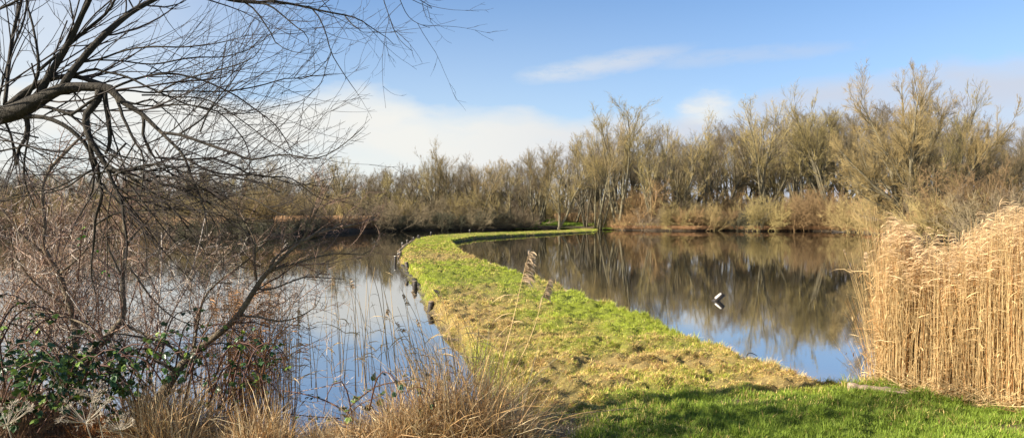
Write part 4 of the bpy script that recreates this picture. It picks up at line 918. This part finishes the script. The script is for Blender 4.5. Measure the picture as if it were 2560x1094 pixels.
# ------------------------------------------------------------------ posts, edging, log, birds
def post(px, ytop, ybase, r0, label, white=True, lean=(0, 0), seed=0):
    d = F*CH/(ybase-HY); r = np.random.default_rng(seed); h = (ybase-ytop)/F*d; x = at(px, d); e = empty('wooden_post', (x, d, 0)); tag(e, label, 'post', 'old posts in the water along the causeway')
    p = np.array([(0, 0, -.7), (0, 0, 0), (lean[0]*.5, 0, h*.5), (lean[0], 0, h*.93)]); a = np.arange(9)*2*pi/9
    m = MB(); m.tubes(p, np.array([1.05, 1.03, 1, .97])*r0, 9); m.build('shaft', M['wetwood'], e)
    t = MB(); t.tubes(np.array([(lean[0], 0, h*.93), (lean[0]*1.04, 0, h*.98), (lean[0]*1.05, 0, h)]), np.array([1.03, 1.0, .7])*r0, 9); t.build('cap', M['palewood'] if white else M['wood'], e)
    return e
for i, a in enumerate((
 (1075, 752, 781, .065, 'dark post nearest the viewer, standing in the left water close to the straw patch', False, (.03, 0)),
 (1037, 702, 721, .07, 'short thick dark post second nearest the viewer', False),
 (1022, 654, 684, .07, 'tall leaning dark post beside the collapsed bank edge', False, (-.09, 0)),
 (988, 639, 657, .055, 'pale-sided post standing farthest out in the left water', True),
 (996, 632, 645, .05, 'pale-sided post between the outermost post and the bank', True),
 (1001, 621, 632, .06, 'short dark post at the left bulge of the causeway', False),
 (1006, 606, 618, .06, 'pale-topped post just beyond the left bulge', True),
 (1018, 600, 608, .06, 'small pale-topped post on the outer bend, nearest of three', True),
 (1034, 593, 600, .06, 'small pale-topped post on the outer bend, middle of three', True),
 (1046, 588, 594, .07, 'small pale-topped post on the outer bend, farthest of three', True),
 (1077, 580, 588, .07, 'white-topped post behind the far bend of the causeway', True),
 (1174, 574, 582, .07, 'small white-topped post behind the thin far strip of causeway', True))):
    post(*a, seed=i)
def log(name, p0, p1, r0, m_, label, cat, seed, group=None, squash=.7):
    r = np.random.default_rng(seed); p0 = np.array(p0, float); p1 = np.array(p1, float); K = 14; u = np.linspace(0, 1, K)[:, None]; q = p0*(1-u)+p1*u; q[1:-1] += r.normal(size=(K-2, 3))*r0*np.array([.07, .07, .16]); q = q-p0
    m = MB(); rad = r0*(1+r.normal(size=K)*.05)*np.linspace(1.1, .85, K); m.tubes(q, rad, 9); v = m.v[0]; v += r.normal(size=v.shape)*r0*.07; v[:, 2] *= squash
    o = m.build(name, m_); o.location = p0; return tag(o, label, cat, group)
# boards and poles laid along the two edges of the causeway
pts = [(1205, 650), (1240, 662), (1275, 674), (1312, 686), (1352, 701), (1396, 717), (1440, 734), (1486, 750), (1530, 766)]
for i in range(len(pts)-1):
    a = G(*pts[i], .12); b = G(*pts[i+1], .12); v = b-a
    log('edging_pole', (a[0]+.05, a[1]+.05, .10), (*(b-v*.12), .06), .06, M['wood'], 'weathered grey pole laid along the right edge of the causeway', 'pole', 60+i, 'poles edging the right side of the causeway')
pts = [(1003, 640), (1001, 628), (1012, 615), (1030, 603), (1058, 593)]
for i in range(len(pts)-1):
    a = G(*pts[i], .12); b = G(*pts[i+1], .12); v = b-a
    log('edging_pole', (a[0]-.1, a[1], .12), (*(b-v*.04), .12), .07, M['wood'], 'weathered pole holding the left bend of the causeway', 'pole', 80+i, 'poles edging the left bend')
pts = [(1010, 662), (1022, 680), (1040, 697), (1056, 722)]
for i in range(len(pts)-1):
    a = G(*pts[i], .1); b = G(*pts[i+1], .1); v = b-a
    log('edging_pole', (a[0]-.06, a[1], .08), (*(b-v*.05), .06), .07, M['willow'], 'collapsed edging pole between the dark posts on the left', 'pole', 90+i, 'collapsed edging by the dark posts')
a = G(2122, 962, .3); b = G(2215, 975, .3)
log('log', (a[0], a[1]+.03, .28), (b[0]+.2, b[1]-.02, .27), .05, M['wood'], 'split weathered log lying at the waterside left of the reed stand', 'log', 3, squash=.9)
a = G(2215, 978, .3); b = G(2300, 986, .3)
log('log', (a[0], a[1], .31), (b[0], b[1], .30), .018, M['wood'], 'thin pale stick in the grass at the foot of the reeds', 'stick', 4)
a = G(1420, 1038, .32); b = G(1760, 1030, .36)
log('log', (a[0]-.3, a[1]-.1, .33), (b[0]-.6, b[1]+.15, .38), .006, M['wood'], 'long thin straw-coloured stick lying over the mud at the bottom', 'stick', 5)
# broken stump leaning out of the right-hand water
d = F*CH/(751-HY); x = at(1789, d); e = empty('leaning_stump', (x, d, 0)); tag(e, 'broken pale-faced stump leaning to the right out of the open water', 'stump')
ax = nrm(np.array([.22, -.02, .19])); m = MB(); a0 = np.array([-.09, 0, -.07]); a1 = a0+ax*.37
m.tubes(np.array([a0-ax*.3, a0, (a0+a1)/2, a1]), np.array([.07, .07, .067, .064]), 8); m.build('shaft', M['wetwood'], e)
m = MB(); s = nrm(np.cross(ax, (0, 1, 0))); s = -s if s[2] < 0 else s; pl = []
up_ = nrm(s+np.array([-.2, -.55, 0])); sd = np.cross(ax, up_)
q0 = a0+ax*.15+up_*.062; q1 = a1-ax*.03+up_*.06
m.add([q0-sd*.032, q0+sd*.032, q1+sd*.032, q1-sd*.032, q0-sd*.027+up_*.012, q0+sd*.027+up_*.012, q1+sd*.027+up_*.012, q1-sd*.027+up_*.012], [(4, 5, 6, 7), (0, 1, 5, 4), (1, 2, 6, 5), (2, 3, 7, 6), (3, 0, 4, 7)])
m.build('bleached_face', M['palewood'], e, smooth=False)
# fallen dark bough and its pale broken end at the right bank
d = F*CH/(580-HY); e = empty('fallen_bough', (at(2115, d), d, 0)); tag(e, 'dark fallen bough arching out of the water by the right bank', 'branch')
def loc(px, py, dy=0): return P(px, py, d+dy)-np.array([at(2115, d), d, 0])
MB().tubes(catmull([loc(2080, 576, 2), loc(2110, 580), loc(2125, 572), (loc(2140, 565)), loc(2155, 565), loc(2164, 570)], 14), np.linspace(.12, .07, 14), 6).build('bough', M['wetwood'], e)
MB().tubes(np.array([loc(2166, 571), loc(2157, 562), loc(2145, 551)]), np.array([.1, .15, .16]), 7).build('broken_end', M['palewood'], e)
# curled twig in the water
T = Traced(11.5, 1); T.add([(1866, 900, 1.6), (1867, 888), (1874, 881, 1.4), (1885, 884), (1893, 889, .8)], d=11.6, dd=.05)
bs = P(1866, 900, 11.6); p, r_ = T.world(bs)[0]; o = MB().tubes(p, r_, 5).build('curled_twig', M['willow']); o.location = bs; tag(o, 'small curled twig poking up at the right edge of the causeway', 'twig')

def bird(px, d, s, rz, label):
    e = empty('waterbird', (at(px, d), d, .02), rz, s); tag(e, label, 'bird', 'white waterbirds by the right bank')
    def blob_(c, rx, ry, rzz, n=10, k=8, tail=0):
        v = []; q = []
        for i in range(k+1):
            th = pi*i/k
            for j in range(n):
                ph = 2*pi*j/n; xx_ = -cos(th); f = sin(th)
                v.append((c[0]+rx*xx_, c[1]+ry*f*cos(ph), c[2]+rzz*f*sin(ph)+tail*max(0, -xx_)**2*rzz))
        for i in range(k):
            for j in range(n): q.append((i*n+j, i*n+(j+1) % n, (i+1)*n+(j+1) % n, (i+1)*n+j))
        return v, q
    m = MB(); v, q = blob_((0, 0, .07), .24, .11, .10, 12, 10, .7); m.add(v, q)
    m.tubes(catmull([(.15, 0, .1), (.2, 0, .17), (.21, 0, .24), (.235, 0, .28)], 8), np.linspace(.055, .032, 8), 8); v, q = blob_((.245, 0, .29), .05, .036, .038); m.add(v, q)
    m.build('body', M['bird'], e)
    MB().tubes(np.array([(.285, 0, .285), (.32, 0, .278), (.35, 0, .272)]), np.array([.015, .012, .006]), 6).build('bill', M['bill'], e)
bird(1742, 95.6, 1.3, 2.9, 'larger left one of two white waterbirds at the right bank')
bird(1750, 95.8, 1.0, 3.4, 'smaller right one of two white waterbirds at the right bank')

# tan reed fringe on the far left bank and by the landing
def farreed(name, px0, px1, n, dd0, dd1, h, label, col, seed):
    r = np.random.default_rng(seed); m = MB(); px = r.uniform(px0, px1, n); y = np.array([shore_d(p) for p in px])+r.uniform(dd0, dd1, n); x = at(px, y); hh = h*r.uniform(.6, 1.1, n)
    p = np.stack([np.stack([x, y, np.full(n, .2)], -1), np.stack([x+r.normal(size=n)*.1, y, .2+hh*.6], -1), np.stack([x+r.normal(size=n)*.2, y, .2+hh], -1)], 1)
    m.tubes(p, np.array([[.012, .014, .02]])*np.ones((n, 1)), 3, np.array(col)*r.uniform(.7, 1.25, (n, 1)))
    tag(m.build(name, M['reed'], smooth=False), label, kind='stuff')
farreed('far_reeds', 690, 960, 5200, 1.2, 5, 1.6, 'strip of tan reeds on the far left bank', (.5, .3, .15), 1)
farreed('far_reeds', -100, 560, 5200, 1.5, 5, 1.5, 'strip of dull tan reeds on the far left bank behind the twigs', (.42, .27, .15), 2)
farreed('far_reeds', 1390, 1500, 1500, 6, 9, 1.9, 'small golden reed patch behind the grassy landing', (.6, .4, .2), 3)
farreed('far_reeds', 1535, 1720, 2000, .2, 1.8, .75, 'low tan sedge fringe at the foot of the tallest pale-trunked tree', (.5, .38, .16), 4)
farreed('waterside_sedge', 1530, 2230, 5000, -.5, .7, .42, 'russet sedge and drooping dead stems along the right waterline', (.36, .2, .09), 6)
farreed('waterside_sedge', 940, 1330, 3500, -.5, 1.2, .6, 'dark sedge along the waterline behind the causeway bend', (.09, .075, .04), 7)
# short grass on the landing
def landz(x, y, sd): return .12+.3*sstep(0, 1.2, y-sd)+.09*np.clip(y-sd-1, 0, 9)*(.6+.8*vnoise(x*.3, y*.3, 4))
pxs = np.linspace(1270, 1575, 60); us = np.linspace(-.4, 11, 40); PXX, UU = np.meshgrid(pxs, us, indexing='ij'); SD = np.vectorize(shore_d)(PXX); YY = SD+UU; XX = at(PXX, YY)
edge_ = sstep(1270, 1300, PXX)*sstep(1575, 1545, PXX)*sstep(11, 9, UU); ZZ = landz(XX, YY, SD)*edge_-.1*(1-edge_)
tag(MB().grid(XX, YY, ZZ, np.tile(np.array([.10, .13, .03]), (PXX.size, 1))).build('landing_ground', M['soil']), kind='structure')
m = MB(); r = np.random.default_rng(5); n = 26000; px = r.uniform(1290, 1560, n); sd_ = np.array([shore_d(p) for p in px]); y = sd_+r.uniform(-.1, 9.5, n); x = at(px, y)
az = r.uniform(0, 6.28, n); h = r.uniform(.06, .16, n); p0 = np.stack([x, y, landz(x, y, sd_)-.01], -1); p = np.stack([p0, p0+np.stack([np.cos(az)*.05, np.sin(az)*.05, h*.6], -1), p0+np.stack([np.cos(az)*.14, np.sin(az)*.14, h], -1)], 1)
m.ribbons(p, np.array([[.03, .028, .004]])*np.ones((n, 1)), np.stack([np.ones(n), r.normal(size=n)*.3, np.zeros(n)], -1), np.array([.24, .33, .045])*r.uniform(.6, 1.3, (n, 1)))
tag(m.build('landing_grass', M['grass'], smooth=False), 'green grass on the landing where the causeway meets the wood', kind='stuff')

# ------------------------------------------------------------------ sky, sun, camera
SUN_AZ, SUN_EL = radians(-108), radians(28)
w = bpy.data.worlds.new('World'); S.world = w; w.use_nodes = True; nt = w.node_tree; N = nt.nodes; L = nt.links
bg = N['Background']; bg.inputs[1].default_value = .07; sky = N.new('ShaderNodeTexSky'); sky.sky_type = 'NISHITA'; sky.sun_disc = False; sky.sun_elevation = SUN_EL; sky.sun_rotation = SUN_AZ
sky.air_density = 1.0; sky.dust_density = .15; sky.ozone_density = 6
L.new(sky.outputs[0], bg.inputs[0])
tc = N.new('ShaderNodeTexCoord'); sep = N.new('ShaderNodeSeparateXYZ'); L.new(tc.outputs['Generated'], sep.inputs[0])
def mth(op, a, b=None, c=None, clamp=False):
    n = N.new('ShaderNodeMath'); n.operation = op; n.use_clamp = clamp
    for i, v in enumerate((a, b, c)):
        if v is None: continue
        if isinstance(v, (int, float)): n.inputs[i].default_value = v
        else: L.new(v, n.inputs[i])
    return n.outputs[0]
az = mth('ARCTAN2', sep.outputs[0], sep.outputs[1]); el = mth('ARCSINE', sep.outputs[2])
cmb = N.new('ShaderNodeCombineXYZ'); L.new(az, cmb.inputs[0]); L.new(mth('MULTIPLY', el, 2.6), cmb.inputs[1])
def noise(sc, det=6, ro=.6, off=0.0):
    mp = N.new('ShaderNodeMapping'); mp.inputs['Location'].default_value = (off, off*.7, 0); L.new(cmb.outputs[0], mp.inputs[0])
    n = N.new('ShaderNodeTexNoise'); n.inputs['Scale'].default_value = sc; n.inputs['Detail'].default_value = det; n.inputs['Roughness'].default_value = ro; L.new(mp.outputs[0], n.inputs['Vector']); return n.outputs['Fac']
n1 = noise(5.5, 6, .55); n2 = noise(14, 5, .6, 3.1)
u = mth('MULTIPLY_ADD', az, 1/1.6, .5, True)                                  # azimuth -0.8 .. 0.8 to 0 .. 1
fc = N.new('ShaderNodeFloatCurve'); L.new(u, fc.inputs['Value']); cv = fc.mapping.curves[0]
tops = [(-300, 150), (0, 160), (300, 170), (560, 225), (700, 222), (820, 208), (900, 205), (1000, 216), (1080, 244), (1200, 252), (1300, 252), (1400, 268), (1560, 258), (1680, 256), (1730, 236), (1790, 225), (1850, 236), (1900, 212), (2000, 186), (2150, 162), (2300, 145), (2560, 130), (2900, 130)]
def AZ(px): return math.atan2((px-1280)/F, 1)
def EL(px, py): return math.atan2((HY-py)/F, math.hypot(1, (px-1280)/F))
for i, (px, py) in enumerate(tops):
    xx, yy_ = AZ(px)/1.6+.5, EL(px, py)*2.5
    if i == 0: cv.points[0].location = (0, yy_)
    elif i == len(tops)-1: cv.points[-1].location = (1, yy_)
    else: cv.points.new(xx, yy_)
fc.mapping.update()
top = mth('MULTIPLY', fc.outputs[0], .4)
edge = mth('ADD', mth('SUBTRACT', top, el), mth('MULTIPLY', mth('SUBTRACT', n1, .5), .05))
edge = mth('ADD', edge, mth('MULTIPLY', mth('SUBTRACT', n2, .5), .022))
def mrange(v, a, b, c, d):
    n = N.new('ShaderNodeMapRange'); n.interpolation_type = 'SMOOTHSTEP'; L.new(v, n.inputs[0])
    for i, x_ in enumerate((a, b, c, d)): n.inputs[i+1].default_value = x_
    return n.outputs[0]
mask = mrange(edge, -.014, .034, 0, 1)
side = mrange(az, .05, .4, 1.0, .95)                                         # thinner cloud toward the right
mask = mth('MULTIPLY', mask, side)
gaps = mrange(noise(7, 4, .5, 8.2), .36, .56, .84, 1.0)
mask = mth('MULTIPLY', mask, gaps)
puff = mth('MULTIPLY', mrange(mth('ADD', mth('ADD', mth('POWER', mth('MULTIPLY', mth('SUBTRACT', az, AZ(1775)), 1/.042), 2), mth('POWER', mth('MULTIPLY', mth('SUBTRACT', el, EL(1775, 266)), 1/.022), 2)), mth('MULTIPLY', n2, 2.4)), .9, 2.9, 1, 0), .95)
mask = mth('MAXIMUM', mask, puff)
def streak(ax_, ay, bx, by, wd, st, off):
    a0, e0, a1, e1 = AZ(ax_), EL(ax_, ay), AZ(bx), EL(bx, by); sl = (e1-e0)/(a1-a0)
    dd_ = mth('ABSOLUTE', mth('ADD', mth('SUBTRACT', mth('SUBTRACT', el, e0), mth('MULTIPLY', mth('SUBTRACT', az, a0), sl)), mth('MULTIPLY', mth('SUBTRACT', noise(9, 4, .6, off), .5), .02)))
    m1 = mth('MULTIPLY', mrange(dd_, 0, wd, 1, 0), mrange(noise(22, 6, .65, off+4), .28, .55, .6, 1)); m2 = mrange(az, a0-.04, a0+.06, 0, 1); m3 = mrange(az, a1-.08, a1+.08, 1, 0)
    return mth('MULTIPLY', mth('MULTIPLY', m1, mth('MULTIPLY', m2, m3)), st)
mask = mth('MAXIMUM', mask, streak(1280, 198, 1720, 128, .026, .72, 1.0))
mask = mth('MAXIMUM', mask, streak(1600, 160, 2180, 108, .022, .45, 5.0))
veil = mth('MULTIPLY', mrange(az, -.12, -.62, 0, .75), mth('MULTIPLY_ADD', n1, .5, .75))
veil = mth('MULTIPLY', veil, mrange(el, .5, .1, .35, 1))
mask = mth('MAXIMUM', mask, veil)
low = mrange(el, .12, .0, 0, .75); mask = mth('MAXIMUM', mask, low)
mask = mth('MAXIMUM', mask, mrange(el, .36, .02, .0, .4))
bg2 = N.new('ShaderNodeBackground'); bg2.inputs[1].default_value = 1.0
cr = N.new('ShaderNodeMix'); cr.data_type = 'RGBA'; L.new(mrange(az, -.15, .38, 0, 1), cr.inputs[0]); cr.inputs[6].default_value = (.355, .355, .34, 1); cr.inputs[7].default_value = (.25, .268, .31, 1)
cr2 = N.new('ShaderNodeMix'); cr2.data_type = 'RGBA'; L.new(puff, cr2.inputs[0]); L.new(cr.outputs[2], cr2.inputs[6]); cr2.inputs[7].default_value = (.36, .355, .335, 1)
L.new(cr2.outputs[2], bg2.inputs[0])
mx = N.new('ShaderNodeMixShader'); L.new(mask, mx.inputs[0]); L.new(bg.outputs[0], mx.inputs[1]); L.new(bg2.outputs[0], mx.inputs[2]); L.new(mx.outputs[0], N['World Output'].inputs[0])

sl = bpy.data.lights.new('sun', 'SUN'); sl.energy = 5.0; sl.angle = radians(.5); sl.color = (1, .9, .76)
so = bpy.data.objects.new('sun', sl); COL.objects.link(so)
import mathutils
dv = mathutils.Vector((sin(SUN_AZ)*cos(SUN_EL), cos(SUN_AZ)*cos(SUN_EL), sin(SUN_EL))); so.rotation_euler = dv.to_track_quat('Z', 'Y').to_euler()

cam = bpy.data.cameras.new('camera'); co = bpy.data.objects.new('camera', cam); COL.objects.link(co); co.location = (0, 0, CH); co.rotation_euler = (radians(90), 0, 0)
cam.sensor_width = 36; cam.lens = 36*F/2560; cam.shift_y = -(547-HY)/2560; cam.clip_start = .1; cam.clip_end = 6000
S.camera = co
S.view_settings.view_transform = 'Standard'; S.view_settings.look = 'None'; S.view_settings.exposure = 1.35; S.view_settings.gamma = 1
S.render.engine = 'CYCLES'; S.cycles.use_denoising = True; S.cycles.max_bounces = 6; S.cycles.diffuse_bounces = 3; S.cycles.glossy_bounces = 3
